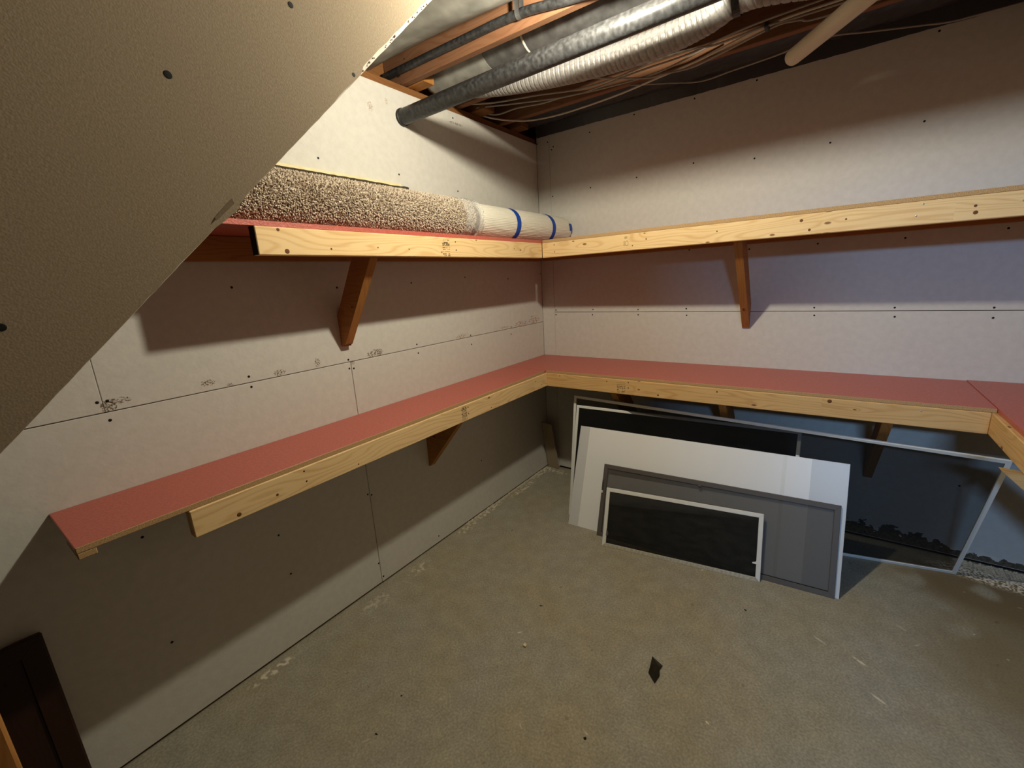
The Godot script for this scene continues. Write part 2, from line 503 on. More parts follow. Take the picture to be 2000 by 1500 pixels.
func build_shell() -> void:
	var fl := new_st()
	quad(fl, Vector3(0, 0, 0), Vector3(3.0, 0, 0), Vector3(3.0, 0, 3.4), Vector3(0, 0, 3.4), Vector3.UP, Vector2(0, 0), Vector2(1, 0), Vector2(1, 1), Vector2(0, 1))
	tag(put("floor", fl.commit(), M.concrete), "bare grey-brown concrete slab with pale lime marks", "floor", "", "structure")
	var slab := new_st()
	cbox(slab, Vector3(-0.3, -0.15, -0.3), Vector3(3.3, -0.001, 3.4), 0.001)
	cbox(slab, Vector3(-0.3, -0.15, 3.4), Vector3(3.3, 0.0, 6.4), 0.001)
	tag(put("floor", slab.commit(), M.concrete_plain), "concrete slab body running on into the next room", "floor", "", "structure")

	# the wall under the stair
	var wl := thing("wall_left", "unpainted drywall under the stair with dark screw heads and open joints", "wall", Vector3.ZERO, "", "structure")
	sheet(wl, Vector3(-0.0127, 0.008, 0.0), Vector3(0, 1.2178, 1.7438), M.drywall)
	sheet(wl, Vector3(-0.0127, 0.010, 1.7462), Vector3(0, 1.2178, 3.3), M.drywall)
	sheet(wl, Vector3(-0.0127, 1.2206, 0.0), Vector3(0, 2.493, 2.6316), M.drywall)
	sheet(wl, Vector3(-0.0127, 1.2206, 2.6326), Vector3(0, 2.493, 3.3), M.drywall)
	put("backing", box_mesh(Vector3(-0.115, 0.0, -0.15), Vector3(-0.0135, 2.493, 6.4), 0.001), M.plate, wl)
	put("top_plate", box_mesh(Vector3(-0.115, 2.4945, -0.15), Vector3(-0.014, 2.531, 3.5), 0.002, Vector2(0.3, 0.1)), M.plate, wl)
	var sc := lathe([Vector2(0, 0.0008), Vector2(0.0042, 0.0007), Vector2(0.0048, 0), Vector2(0.0046, -0.001)], 10)
	var toward_x := Basis(Vector3(0, -1, 0), Vector3(1, 0, 0), Vector3(0, 0, 1))
	for q in ["1.759 2.104", "1.321 2.103", "0.887 2.075", "1.052 2.475", "0.881 2.461", "2.196 1.586", "1.76 1.565", "1.317 1.569", "0.884 1.586", "0.439 1.563", "0.434 1.229", "0.874 1.229", "0.439 1.179", "0.871 1.171", "1.324 1.239", "1.32 1.19", "2.644 1.256", "2.62 1.255", "2.626 1.193", "2.199 1.244", "2.197 1.202", "1.756 1.231", "1.757 1.189", "1.733 1.185", "2.629 0.776", "2.208 0.549", "1.757 0.533", "1.735 0.52", "1.752 0.127", "1.734 0.036", "2.63 0.348", "2.19 0.348", "1.313 0.047", "0.864 0.373", "0.015 1.588"]:
		var f: PackedFloat64Array = q.split_floats(" ")
		put("screw", sc, M.screw, wl, Transform3D(toward_x, Vector3(0.0004, f[1], f[0])))
	# torn paper and scuffs above the long joint, each a cluster of flakes
	var marks := [[1.60, 1.238, 0.05, 0.018, 0], [1.573, 1.240, 0.022, 0.014, 0], [2.08, 1.236, 0.028, 0.012, 0], [2.34, 1.250, 0.026, 0.012, 0], [2.27, 1.228, 0.012, 0.007, 0], [1.91, 1.246, 0.014, 0.022, 0], [0.965, 1.232, 0.05, 0.016, 1], [0.30, 1.240, 0.09, 0.02, 1], [0.13, 1.248, 0.08, 0.035, 1], [2.600, 1.248, 0.04, 0.012, 0], [2.62, 1.236, 0.02, 0.02, 0], [1.452, 2.377, 0.016, 0.022, 1], [1.352, 2.425, 0.009, 0.014, 1], [0.86, 2.437, 0.06, 0.006, 0], [0.51, 1.236, 0.06, 0.008, 1], [1.735, 1.213, 0.012, 0.010, 0]]
	var nz := noise(77, 0.16, 2)
	for q in marks:
		var st := new_st()
		var n := 0
		for a in 34:
			for b in 22:
				var u := Vector2(a / 16.5 - 1.0, b / 10.5 - 1.0)
				if u.length() > 1.0 or nz.get_noise_2d(a * 1.1 + q[0] * 900.0, b * 1.5 + q[1] * 300.0) < 0.02 + 0.25 * u.length(): continue
				var z: float = q[0] + u.x * q[2]; var y: float = q[1] + u.y * q[3]
				if q[1] < 2.0 and q[1] > 1.2206 and y < 1.2215: continue
				cbox(st, Vector3(-0.0003, y - q[3] / 21.0, z - q[2] / 33.0), Vector3(0.0004, y + q[3] / 21.0, z + q[2] / 33.0), 0.0001)
				n += 1
		if n > 0: put("scuff_mark", st.commit(), M.scuff_b if q[4] == 1 else M.scuff, wl)

	# the far wall
	var wb := thing("wall_back", "unpainted drywall of the far wall behind the leaning screens", "wall", Vector3.ZERO, "", "structure")
	sheet(wb, Vector3(0.0005, 0.006, -0.0127), Vector3(0.1058, 2.542, 0), M.drywall)
	sheet(wb, Vector3(0.1072, 0.018, -0.0127), Vector3(2.9, 1.2924, 0), M.drywall)
	sheet(wb, Vector3(0.1072, 1.2952, -0.0127), Vector3(2.9, 2.542, 0), M.drywall)
	put("backing", box_mesh(Vector3(-0.0135, 0.0, -0.15), Vector3(3.1, 2.54, -0.0135), 0.001), M.stain_dark, wb)
	var toward_z := Basis(Vector3(1, 0, 0), Vector3(0, 0, 1), Vector3(0, -1, 0))
	for q in ["0.122 2.126", "0.422 2.138", "0.120 1.31", "0.119 1.274", "0.43 1.312", "0.425 1.274", "0.765 1.309", "0.766 1.274", "1.081 1.313", "1.085 1.271", "1.758 1.313", "1.762 1.271", "2.095 1.31", "2.1 1.264", "2.443 1.307", "2.446 1.26", "1.086 1.675", "1.418 1.651", "1.744 1.652", "2.096 1.647", "2.438 1.655", "1.413 2.133", "1.752 2.142", "2.102 2.159", "1.091 2.169", "0.745 2.148", "1.083 2.512", "1.399 2.519", "2.107 2.516", "0.42 2.481", "0.725 2.515", "0.008 2.494", "0.094 2.49", "0.139 2.451", "0.125 2.434", "2.447 0.41", "2.109 0.04"]:
		var f: PackedFloat64Array = q.split_floats(" ")
		put("screw", sc, M.screw, wb, Transform3D(toward_z, Vector3(f[0], f[1], 0.0004)))

	var mould := new_st()
	for a in 236:
		for b in 26:
			var x := 1.95 + a * 0.004
			var y := 0.021 + b * 0.004
			var reach := 0.085 if x < 2.40 else lerpf(0.085, 0.035, clampf((x - 2.40) / 0.12, 0.0, 1.0))
			if y > 0.021 + reach * (0.75 + 0.55 * nz.get_noise_2d(a * 0.16, 300.0) + 0.45 * nz.get_noise_2d(a * 0.6, b * 0.9)): continue
			cbox(mould, Vector3(x, y, -0.0003), Vector3(x + 0.0041, y + 0.0041, 0.0005), 0.0001)
	put("mould_stain", mould.commit(), M.mould, wb)

	# the wall beyond the shelf that runs out of view, the wall behind the camera with its opening, and the next room
	var wr := thing("wall_right", "drywall side wall carrying the third lower shelf", "wall", Vector3.ZERO, "", "structure")
	put("drywall_sheet", box_mesh(Vector3(2.9, 0.01, 0.0), Vector3(2.9127, 2.53, 3.3), 0.001), M.drywall_side, wr)
	put("backing", box_mesh(Vector3(2.9132, 0.0, -0.15), Vector3(3.05, 2.8, 6.4), 0.001), M.plate, wr)
	var wf := thing("wall_front", "unseen partition behind the camera, its opening shaped to trim the cool light", "wall", Vector3.ZERO, "", "structure")
	put("light_block", box_mesh(Vector3(0.0, 0.0, 3.3), Vector3(2.13, 2.531, 3.4), 0.001), M.stain_dark, wf)  # unseen; blocks the cool light on this side, darkened to cut bounce
	put("jamb", box_mesh(Vector3(2.84, 0.0, 3.3), Vector3(2.9, 2.531, 3.4), 0.001), M.pine_b, wf)
	put("lintel", box_mesh(Vector3(2.13, 2.26, 3.3), Vector3(2.84, 2.531, 3.4), 0.001), M.pine_b, wf)  # unseen; height set to keep the cool light off the wall top
	var wn := thing("wall_far_room", "plain wall closing the next room", "wall", Vector3.ZERO, "", "structure")
	put("drywall_sheet", box_mesh(Vector3(-0.1, 0.0, 6.3), Vector3(3.0, 2.8, 6.4), 0.001), M.drywall, wn)
	var fx := thing("strip_light", "cool white strip lamp under the joists of the next room", "lamp", Vector3(2.5, 2.42, 5.06))
	put("housing", box_mesh(Vector3(-0.34, 0.0, -0.05), Vector3(0.34, 0.05, 0.05), 0.006), M.porcelain, fx)
	put("tube", tube([Vector3(-0.31, -0.016, 0), Vector3(0.31, -0.016, 0)], func(_k, _a): return 0.013, 12), M.tube, fx)

	# drywall on the side of the stair, its free lower edge following the flight
	var ws := thing("wall_stair", "brownish drywall sheet on the stair side with a rough sloping edge", "wall", Vector3.ZERO, "", "structure")
	var face := []
	var back := []
	var nz2 := noise(5, 1.0, 3)
	var N := 120
	for k in N + 1:
		var y := lerpf(2.53, 0.955, k / float(N))
		var z := 1.681 + (2.53 - y) * 1.0375
		var rough := 0.0012 + 0.0016 * nz2.get_noise_1d(k * 31.0) + 0.0012 * nz2.get_noise_1d(k * 7.0)
		var bevel := 0.0095 if y > 2.04 else lerpf(0.0018, 0.0045, clampf((2.04 - y) / 0.08, 0, 1)) if y > 1.96 else 0.0022
		if y < 1.735 and y > 1.68: rough -= 0.006 * sin((y - 1.68) / 0.055 * PI)
		bevel += rough
		back.append(Vector2(z, y) + Vector2(0.72, 0.69) * rough * 0.5)
		face.append(Vector2(z, y) + Vector2(0.72, 0.69) * bevel)
	var fs := new_st()
	var es := new_st()
	for k in N:
		var a: Vector2 = face[k]; var b: Vector2 = face[k + 1]
		var ab: Vector2 = back[k]; var bb: Vector2 = back[k + 1]
		for xx in [[0.9, 1.0], [0.8873, -1.0]]:
			var pa := a if xx[1] > 0 else ab
			var pb := b if xx[1] > 0 else bb
			quad(fs, Vector3(xx[0], pa.y, pa.x), Vector3(xx[0], pb.y, pb.x), Vector3(xx[0], pb.y, 3.3), Vector3(xx[0], pa.y, 3.3), Vector3(xx[1], 0, 0))
		quad(es, Vector3(0.9, a.y, a.x), Vector3(0.9, b.y, b.x), Vector3(0.8873, bb.y, bb.x), Vector3(0.8873, ab.y, ab.x), Vector3(0.4, -0.7, -0.7))
	quad(fs, Vector3(0.8873, 2.53, 1.681), Vector3(0.9, 2.53, 1.681), Vector3(0.9, 2.53, 3.3), Vector3(0.8873, 2.53, 3.3), Vector3.UP)
	put("drywall_sheet", fs.commit(), M.drywall_side, ws)
	tag(put("gypsum_edge", es.commit(), M.gypsum, ws), "rough white cut edge", "")
	# pits left where the cut edge crumbled
	var pits := new_st()
	for k in 26:
		var y := rng.randf_range(2.03, 2.30)
		var z := 1.681 + (2.53 - y) * 1.0375
		var q := rng.randf_range(0.35, 0.9)
		var sz := rng.randf_range(0.0010, 0.0022)
		var c := Vector3(0.8873 + 0.0127 * q, y + 0.0066 * q, z + 0.0068 * q)
		cbox(pits, Vector3(-sz * 0.6, -sz, -sz), Vector3(sz * 0.6, sz, sz), sz * 0.3, Vector2.ZERO, Transform3D(Basis(Vector3(1, 0, 0), 0.8), c))
	put("edge_pits", pits.commit(), M.scuff, ws)
	# unseen flight, added to stop bounce off the joists: two stringers, treads and risers
	for k in 8:
		var y := 2.50 - 0.19 * k
		var z := 1.70 + (2.53 - y) * 1.0375
		put("tread", box_mesh(Vector3(0.345, y + 0.03, z - 0.02), Vector3(0.886, y + 0.055, z + 0.23), 0.003), M.plate, ws)
		put("riser", box_mesh(Vector3(0.345, y + 0.055, z - 0.018), Vector3(0.886, y + 0.22, z), 0.002), M.plate, ws)
	# torn flap of face paper
	var flap := new_st()
	var fp := [Vector3(0.9005, 1.722, 2.531), Vector3(0.9005, 1.690, 2.566), Vector3(0.9005, 1.695, 2.568), Vector3(0.9005, 1.732, 2.532)]
	quad(flap, fp[0] + Vector3(0.0035, 0, 0), fp[1] + Vector3(0.0025, 0, 0), fp[2], fp[3], Vector3(1, 0, 0))
	quad(flap, fp[0] + Vector3(0.0029, 0, 0), fp[1] + Vector3(0.0019, 0, 0), fp[2] - Vector3(0.0006, 0, 0), fp[3] - Vector3(0.0006, 0, 0), Vector3(-1, 0, 0))
	put("torn_paper", flap.commit(), M.drywall_side, ws)
	var frays := new_st()
	for k in 16:
		var t := rng.randf()
		var p := Vector3(0.9, 1.735 - 0.09 * t, 2.506 + 0.093 * t)
		var d := Vector3(rng.randf_range(-0.2, 0.4), rng.randf_range(-1, -0.2), rng.randf_range(-1, 0.2)).normalized() * rng.randf_range(0.008, 0.022)
		sweep(frays, PackedVector3Array([p, p + d * 0.5 + Vector3(0.001, 0, 0), p + d]), func(i, _a): return 0.0013 * (1.0 - 0.4 * i), 5)
	frays.generate_normals()
	put("paper_fray", frays.commit(), M.gypsum, ws)
	var hole := lathe([Vector2(0, 0.0003), Vector2(0.0052, 0.0004), Vector2(0.0062, 0.0003), Vector2(0.0064, -0.001)], 14)
	for q in [[1.916, 2.594, 1.0], [2.109, 2.353, 0.9], [1.531, 2.862, 0.9], [2.026, 2.222, 0.7]]:
		put("screw_hole", hole, M.spline, ws, Transform3D(toward_x.scaled(Vector3.ONE * q[2]), Vector3(0.9, q[0], q[1])))
	put("stud", box_mesh(Vector3(0.848, 0.0, 2.985), Vector3(0.886, 1.32, 3.074), 0.003, Vector2(0.2, 0.2)), M.old_pine, ws)
	put("stud", box_mesh(Vector3(0.848, 0.0, 3.2), Vector3(0.886, 2.5, 3.289), 0.003, Vector2(0.9, 0.2)), M.old_pine, ws)

# ------------------------------------------------------------------ ceiling
func build_ceiling() -> void:
	var ce := thing("ceiling", "open ceiling of brown floor joists under plywood", "ceiling", Vector3.ZERO, "", "structure")
	put("subfloor", box_mesh(Vector3(-0.3, 2.767, -0.3), Vector3(3.1, 2.80, 6.4), 0.001), M.ply, ce)
	for k in 15:
		var z := 0.383 + 0.406 * k
		put("joist", box_mesh(Vector3(-0.13, 2.532, z), Vector3(2.91, 2.766, z + 0.038), 0.003, Vector2(0.37 * k, 0.11 * (k % 4))), M.joist, ce)
	put("rim_board", box_mesh(Vector3(-0.17, 2.532, -0.15), Vector3(-0.131, 2.766, 6.4), 0.002), M.plate, ce)
	put("rim_board", box_mesh(Vector3(-0.13, 2.545, -0.15), Vector3(2.91, 2.766, -0.112), 0.002), M.plate, ce)
	put("blocking", box_mesh(Vector3(-0.1, 2.533, 1.110), Vector3(0.10, 2.566, 1.186), 0.004, Vector2(0.4, 0.2)), M.old_pine, ce)
	put("blocking", box_mesh(Vector3(-0.1, 2.533, 0.60), Vector3(0.09, 2.572, 0.70), 0.004, Vector2(0.9, 0.3)), M.plate, ce)
	put("blocking", box_mesh(Vector3(-0.1, 2.533, 0.20), Vector3(0.07, 2.57, 0.29), 0.004, Vector2(1.3, 0.3)), M.plate, ce)

	# vapour-barrier wrapped insulation in the bay against the far wall
	var nz := noise(61, 1.0, 3)
	var ps := []
	for k in 120: ps.append(Vector3(-0.1 + 3.0 * k / 119.0, 2.655, 0.165))
	tag(put("insulation_batt", tube(ps, func(k, a): return 0.12 + 0.014 * nz.get_noise_2d(k * 2.3, a * 14.0), 40, true, Vector2(1.25, 0.75)), M.poly), "dark plastic wrapped insulation batt in the bay against the far wall", "insulation")
	# a dark plastic hem over the head of the far wall
	var hem := new_st()
	for k in 140:
		var x0 := 0.01 + 2.88 * k / 140.0
		var x1 := 0.01 + 2.88 * (k + 1) / 140.0
		var z0 := 0.008 + 0.005 * nz.get_noise_1d(k * 0.05); var z1 := 0.008 + 0.005 * nz.get_noise_1d((k + 1) * 0.05)
		var l0 := 2.530 + 0.003 * nz.get_noise_1d(k * 2.0 + 50.0); var l1 := 2.530 + 0.003 * nz.get_noise_1d((k + 1) * 2.0 + 50.0)
		quad(hem, Vector3(x0, l0, z0), Vector3(x1, l1, z1), Vector3(x1, 2.62, z1 + 0.03), Vector3(x0, 2.62, z0 + 0.03), Vector3(0, 0, 1))
		quad(hem, Vector3(x0, l0, z0 - 0.001), Vector3(x1, l1, z1 - 0.001), Vector3(x1, 2.62, z1 + 0.029), Vector3(x0, 2.62, z0 + 0.029), Vector3(0, 0, -1))
	tag(put("vapour_barrier", hem.commit(), M.poly), "dark plastic sheet tucked over the head of the far wall", "plastic sheet")
	# pale wrapped duct in the bay by the stair sheet
	var pw := []
	for k in 160: pw.append(Vector3(-0.10 + 2.2 * k / 159.0, 2.660 + 0.01 * sin(k * 0.07), 1.435))
	var wr := thing("wrapped_duct", "pale plastic wrapped duct in the joist bay beside the stair sheet", "duct")
	put("wrapping", tube(pw, func(k, a): return 0.118 * (1.0 + 0.07 * nz.get_noise_2d(k * 0.012 + 300.0, a * 1.1) + 0.02 * nz.get_noise_2d(k * 0.05, a * 3.0 + 40.0)), 48, true, Vector2(1.12, 0.88)), M.wrap, wr)
	# sheet-metal duct in the next bay
	var dt := thing("metal_duct", "round grey sheet metal duct above the black drain pipe", "duct")
	var pd := []
	for k in 60: pd.append(Vector3(0.10 + 2.7 * k / 59.0, 2.650, 1.010))
	put("pipe", tube(pd, func(_k, _a): return 0.104, 36), M.steel, dt)
	put("band", tube([Vector3(0.614, 2.650, 1.010), Vector3(0.616, 2.650, 1.010), Vector3(0.624, 2.650, 1.010), Vector3(0.626, 2.650, 1.010)], func(k, _a): return 0.1065 if k == 1 or k == 2 else 0.103, 36), M.band, dt)
	var lag := []
	for k in 24: lag.append(Vector3(-0.02 + 0.42 * k / 23.0, 2.65, 1.010))
	put("lagging", tube(lag, func(k, a): return 0.107 + 0.006 * nz.get_noise_2d(k * 5.0, a * 20.0 + 90.0) - (0.03 if k == 0 else 0.0), 36), M.wrap, dt)

	# black drain pipe
	var bp := thing("drain_pipe", "thick black plastic drain pipe running into the wall under the stair", "pipe")
	var pp := []
	for k in 60: pp.append(Vector3(-0.012 + 2.9 * k / 59.0, 2.374 + 0.0006 * k, 1.262))
	put("pipe", tube(pp, func(_k, _a): return 0.037, 28), M.abs, bp)
	put("hub", tube([Vector3(0.0, 2.374, 1.262), Vector3(0.004, 2.374, 1.262), Vector3(0.012, 2.374, 1.262), Vector3(0.013, 2.374, 1.262)], func(k, _a): return 0.041 if k < 3 else 0.037, 24), M.abs, bp)
	put("hanger_strap", strap_mesh(Vector3(1.345, 2.40, 1.262), 0.0385, 2.532, 0.019), M.strap, bp)
	# thin black pipe on the joist face
	var tp := thing("vent_pipe", "thin black plastic pipe lying against the brown joist face", "pipe")
	put("pipe", tube(curve_points([Vector3(-0.10, 2.582, 1.255), Vector3(0.41, 2.580, 1.255), Vector3(0.72, 2.575, 1.255), Vector3(1.0, 2.537, 1.257), Vector3(1.3, 2.505, 1.30), Vector3(2.85, 2.49, 1.36)], 0.05), func(_k, _a): return 0.017, 18), M.abs, tp)
	put("hanger_strap", strap_mesh(Vector3(0.722, 2.575, 1.255), 0.018, 2.64, 0.010), M.steel, tp)
	# flexible foil duct
	var fd := thing("flexible_duct", "pale ribbed flexible duct sagging behind the thick black drain pipe", "duct")
	var fp := curve_points([Vector3(0.02, 2.60, 0.93), Vector3(0.21, 2.545, 0.945), Vector3(0.43, 2.50, 0.95), Vector3(0.72, 2.462, 0.945), Vector3(1.02, 2.440, 0.945), Vector3(1.22, 2.440, 0.95), Vector3(1.36, 2.458, 0.955), Vector3(1.46, 2.480, 0.975), Vector3(1.58, 2.468, 0.985), Vector3(1.80, 2.458, 0.88), Vector3(2.05, 2.455, 0.68), Vector3(2.25, 2.455, 0.47), Vector3(2.55, 2.455, 0.20), Vector3(2.88, 2.455, 0.10)], 0.0036)
	put("ribbed_hose", tube(fp, func(k, a): return 0.053 - 0.0050 * pow(absf(sin(k * PI / 10.0 + a * 0.5)), 30.0) + 0.0014 * nz.get_noise_2d(k * 1.5, a * 9.0), 30), M.foil, fd)
	put("hanger_strap", strap_mesh(Vector3(1.46, 2.480, 0.975), 0.056, 2.60, 0.012), M.abs, fd)
	# white plastic pipe
	var vp := thing("waste_pipe", "white plastic pipe crossing under the joists, ending by the far wall", "pipe")
	var wq := [Vector3(1.606, 2.356, 0.630), Vector3(1.608, 2.356, 0.633), Vector3(1.612, 2.356, 0.639), Vector3(1.620, 2.356, 0.651), Vector3(1.9, 2.356, 1.064), Vector3(2.6, 2.356, 2.097)]
	put("pipe", tube(wq, func(k, _a): return 0.031 * [0.45, 0.8, 0.95, 1.0, 1.0, 1.0][k], 24), M.pvc, vp)
	put("hanger_strap", strap_mesh(Vector3(2.3, 2.356, 1.654), 0.033, 2.53, 0.01), M.steel, vp)
	# cables
	cable("pale cable sagging lowest between the joists and the far wall head", M.wire_b, 0.0052, [[-0.02, 2.545, 0.60], [0.053, 2.52, 0.561], [0.111, 2.52, 0.453], [0.208, 2.52, 0.367], [0.404, 2.52, 0.326], [0.743, 2.52, 0.351], [1.018, 2.52, 0.416], [1.202, 2.52, 0.462], [1.30, 2.52, 0.50], [1.531, 2.52, 0.592], [1.85, 2.52, 0.60], [2.6, 2.524, 0.62]])
	cable("grey cable running nearest the ribbed duct under the joists", M.wire, 0.0048, [[0.02, 2.545, 0.80], [0.197, 2.524, 0.745], [0.432, 2.522, 0.663], [0.635, 2.521, 0.575], [0.86, 2.521, 0.566], [1.078, 2.521, 0.61], [1.232, 2.521, 0.593], [1.316, 2.512, 0.586], [1.514, 2.511, 0.607], [1.685, 2.52, 0.569], [2.6, 2.52, 0.55]])
	cable("grey cable crossing the lowest cable below the reddish joist", M.wire, 0.0046, [[0.60, 2.55, 0.70], [0.938, 2.512, 0.492], [1.056, 2.511, 0.457], [1.172, 2.511, 0.434], [1.295, 2.510, 0.479], [1.529, 2.511, 0.578], [1.617, 2.512, 0.562], [1.75, 2.511, 0.52], [2.6, 2.512, 0.52]])
	cable("thin pale cable curving along the dark bay by the far wall", M.wire, 0.0040, [[0.86, 2.522, 0.42], [1.013, 2.52, 0.315], [1.162, 2.52, 0.205], [1.315, 2.52, 0.222], [1.519, 2.52, 0.252], [1.603, 2.52, 0.282], [1.716, 2.52, 0.288], [1.861, 2.52, 0.206], [2.037, 2.52, 0.11], [2.127, 2.51, 0.092], [2.247, 2.51, 0.082], [2.8, 2.51, 0.07]])
	cable("dim cable fanning out from the corner above the lowest cable", M.wire, 0.0044, [[-0.02, 2.56, 0.60], [0.10, 2.522, 0.596], [0.248, 2.521, 0.594], [0.397, 2.520, 0.552], [0.525, 2.52, 0.544], [0.745, 2.519, 0.495], [1.036, 2.521, 0.475], [1.3, 2.56, 0.5]])
	cable("dim cable tucked between the reddish joist and the ribbed duct", M.wire, 0.0044, [[0.03, 2.55, 0.70], [0.30, 2.523, 0.64], [0.60, 2.522, 0.52], [0.95, 2.522, 0.55], [1.2, 2.522, 0.56], [1.5, 2.519, 0.64], [2.2, 2.52, 0.66]])
	var clip := tag(put("cable_clip", box_mesh(Vector3(1.500, 2.502, 0.566), Vector3(1.516, 2.531, 0.622), 0.004), M.abs), "black clip holding two pale cables under a joist", "clip")
	clip.set_meta("group", "cable clips under the joists")

func cable(label: String, m: Material, r: float, pts: Array) -> void:
	var v := []
	for p in pts: v.append(Vector3(p[0], p[1], p[2]))
	tag(put("cable", tube(curve_points(v, 0.02), func(_k, _a): return r, 8), m), label, "cable", "cables strung under the joists")

func strap_mesh(c: Vector3, r: float, top: float, w: float) -> ArrayMesh:
	var st := new_st()
	var prof := []
	prof.append(Vector2(-r * 0.98, top - c.y))
	for k in 13:
		var a := PI + PI * k / 12.0
		prof.append(Vector2(cos(a) * r, sin(a) * r))
	prof.append(Vector2(r * 0.98, top - c.y))
	for k in prof.size() - 1:
		var a: Vector2 = prof[k]; var b: Vector2 = prof[k + 1]
		for s in [0.0, 0.0014]:
			var ka: Vector2 = a.normalized() * s if k > 0 else Vector2(-s, 0)
			var kb: Vector2 = b.normalized() * s if k < prof.size() - 2 else Vector2(s, 0)
			var o: Vector2 = (a + b).normalized() * (1.0 if s > 0.0 else -1.0)
			quad(st, c + Vector3(-w, a.y + ka.y, a.x + ka.x), c + Vector3(w, a.y + ka.y, a.x + ka.x), c + Vector3(w, b.y + kb.y, b.x + kb.x), c + Vector3(-w, b.y + kb.y, b.x + kb.x), Vector3(0, o.y, o.x))
	return st.commit()

# ------------------------------------------------------------------ shelves
func brace_xy(z0: float, z1: float, pts: Array, uvo: Vector2) -> ArrayMesh:          # outline in x, y
	return prism_mesh(pts, z1 - z0, Transform3D(Basis.IDENTITY, Vector3(0, 0, z1)), 1.0, uvo)

func brace_zy(x0: float, x1: float, pts: Array, uvo: Vector2) -> ArrayMesh:          # outline in z, y
	return prism_mesh(pts, x1 - x0, Transform3D(Basis(Vector3(0, 0, 1), Vector3(0, 1, 0), Vector3(-1, 0, 0)), Vector3(x0, 0, 0)), 1.0, uvo)

func dots(parent: Node, on_x: bool, v: float, pts: Array, m: Material, r := 0.0035) -> void:
	var sc := lathe([Vector2(0, 0.0009), Vector2(r * 0.8, 0.0007), Vector2(r, 0), Vector2(r, -0.001)], 10)
	for p in pts:
		var b := Basis(Vector3(0, -1, 0), Vector3(1, 0, 0), Vector3(0, 0, 1)) if on_x else Basis(Vector3(1, 0, 0), Vector3(0, 0, 1), Vector3(0, -1, 0))
		put("screw", sc, m, parent, Transform3D(b, Vector3(v, p[1], p[0]) if on_x else Vector3(p[0], p[1], v)))

func knots(parent: Node, on_x: bool, v: float, pts: Array) -> void:
	var kn := lathe([Vector2(0, 0.0004), Vector2(0.004, 0.0004), Vector2(0.0055, 0), Vector2(0.0055, -0.001)], 12)
	var k := 0
	for p in pts:
		var b := Basis(Vector3(0, -1, 0), Vector3(1, 0, 0), Vector3(0, 0, 1)) if on_x else Basis(Vector3(1, 0, 0), Vector3(0, 0, 1), Vector3(0, -1, 0))
		var sc: float = p[2]
		put("knot", kn, M.knot, parent, Transform3D(b.scaled(Vector3.ONE * sc), Vector3(v, p[1], p[0]) if on_x else Vector3(p[0], p[1], v)))
		k += 1

# lumber grade stamp: rows of small inked marks on the face
func stamp(parent: Node, xf: Transform3D, w: float, h: float, sd: int, rows: Array) -> void:
	var r := RandomNumberGenerator.new()
	r.seed = sd
	var st := new_st()
	for q in rows:                                   # y (0..1 from the top), row height, fill
		var y: float = h * (0.5 - q[0])
		var x := -w / 2.0
		while x < w / 2.0:
			var l := r.randf_range(0.0012, 0.0042)
			if r.randf() < q[2]: cbox(st, Vector3(x, y - q[1] * 0.5, -0.0002), Vector3(minf(x + l, w / 2.0), y + q[1] * 0.5, 0.0003), 0.0001, Vector2.ZERO, xf)
			x += l + r.randf_range(0.0006, 0.0016)
	put("grade_stamp", st.commit(), M.ink, parent)

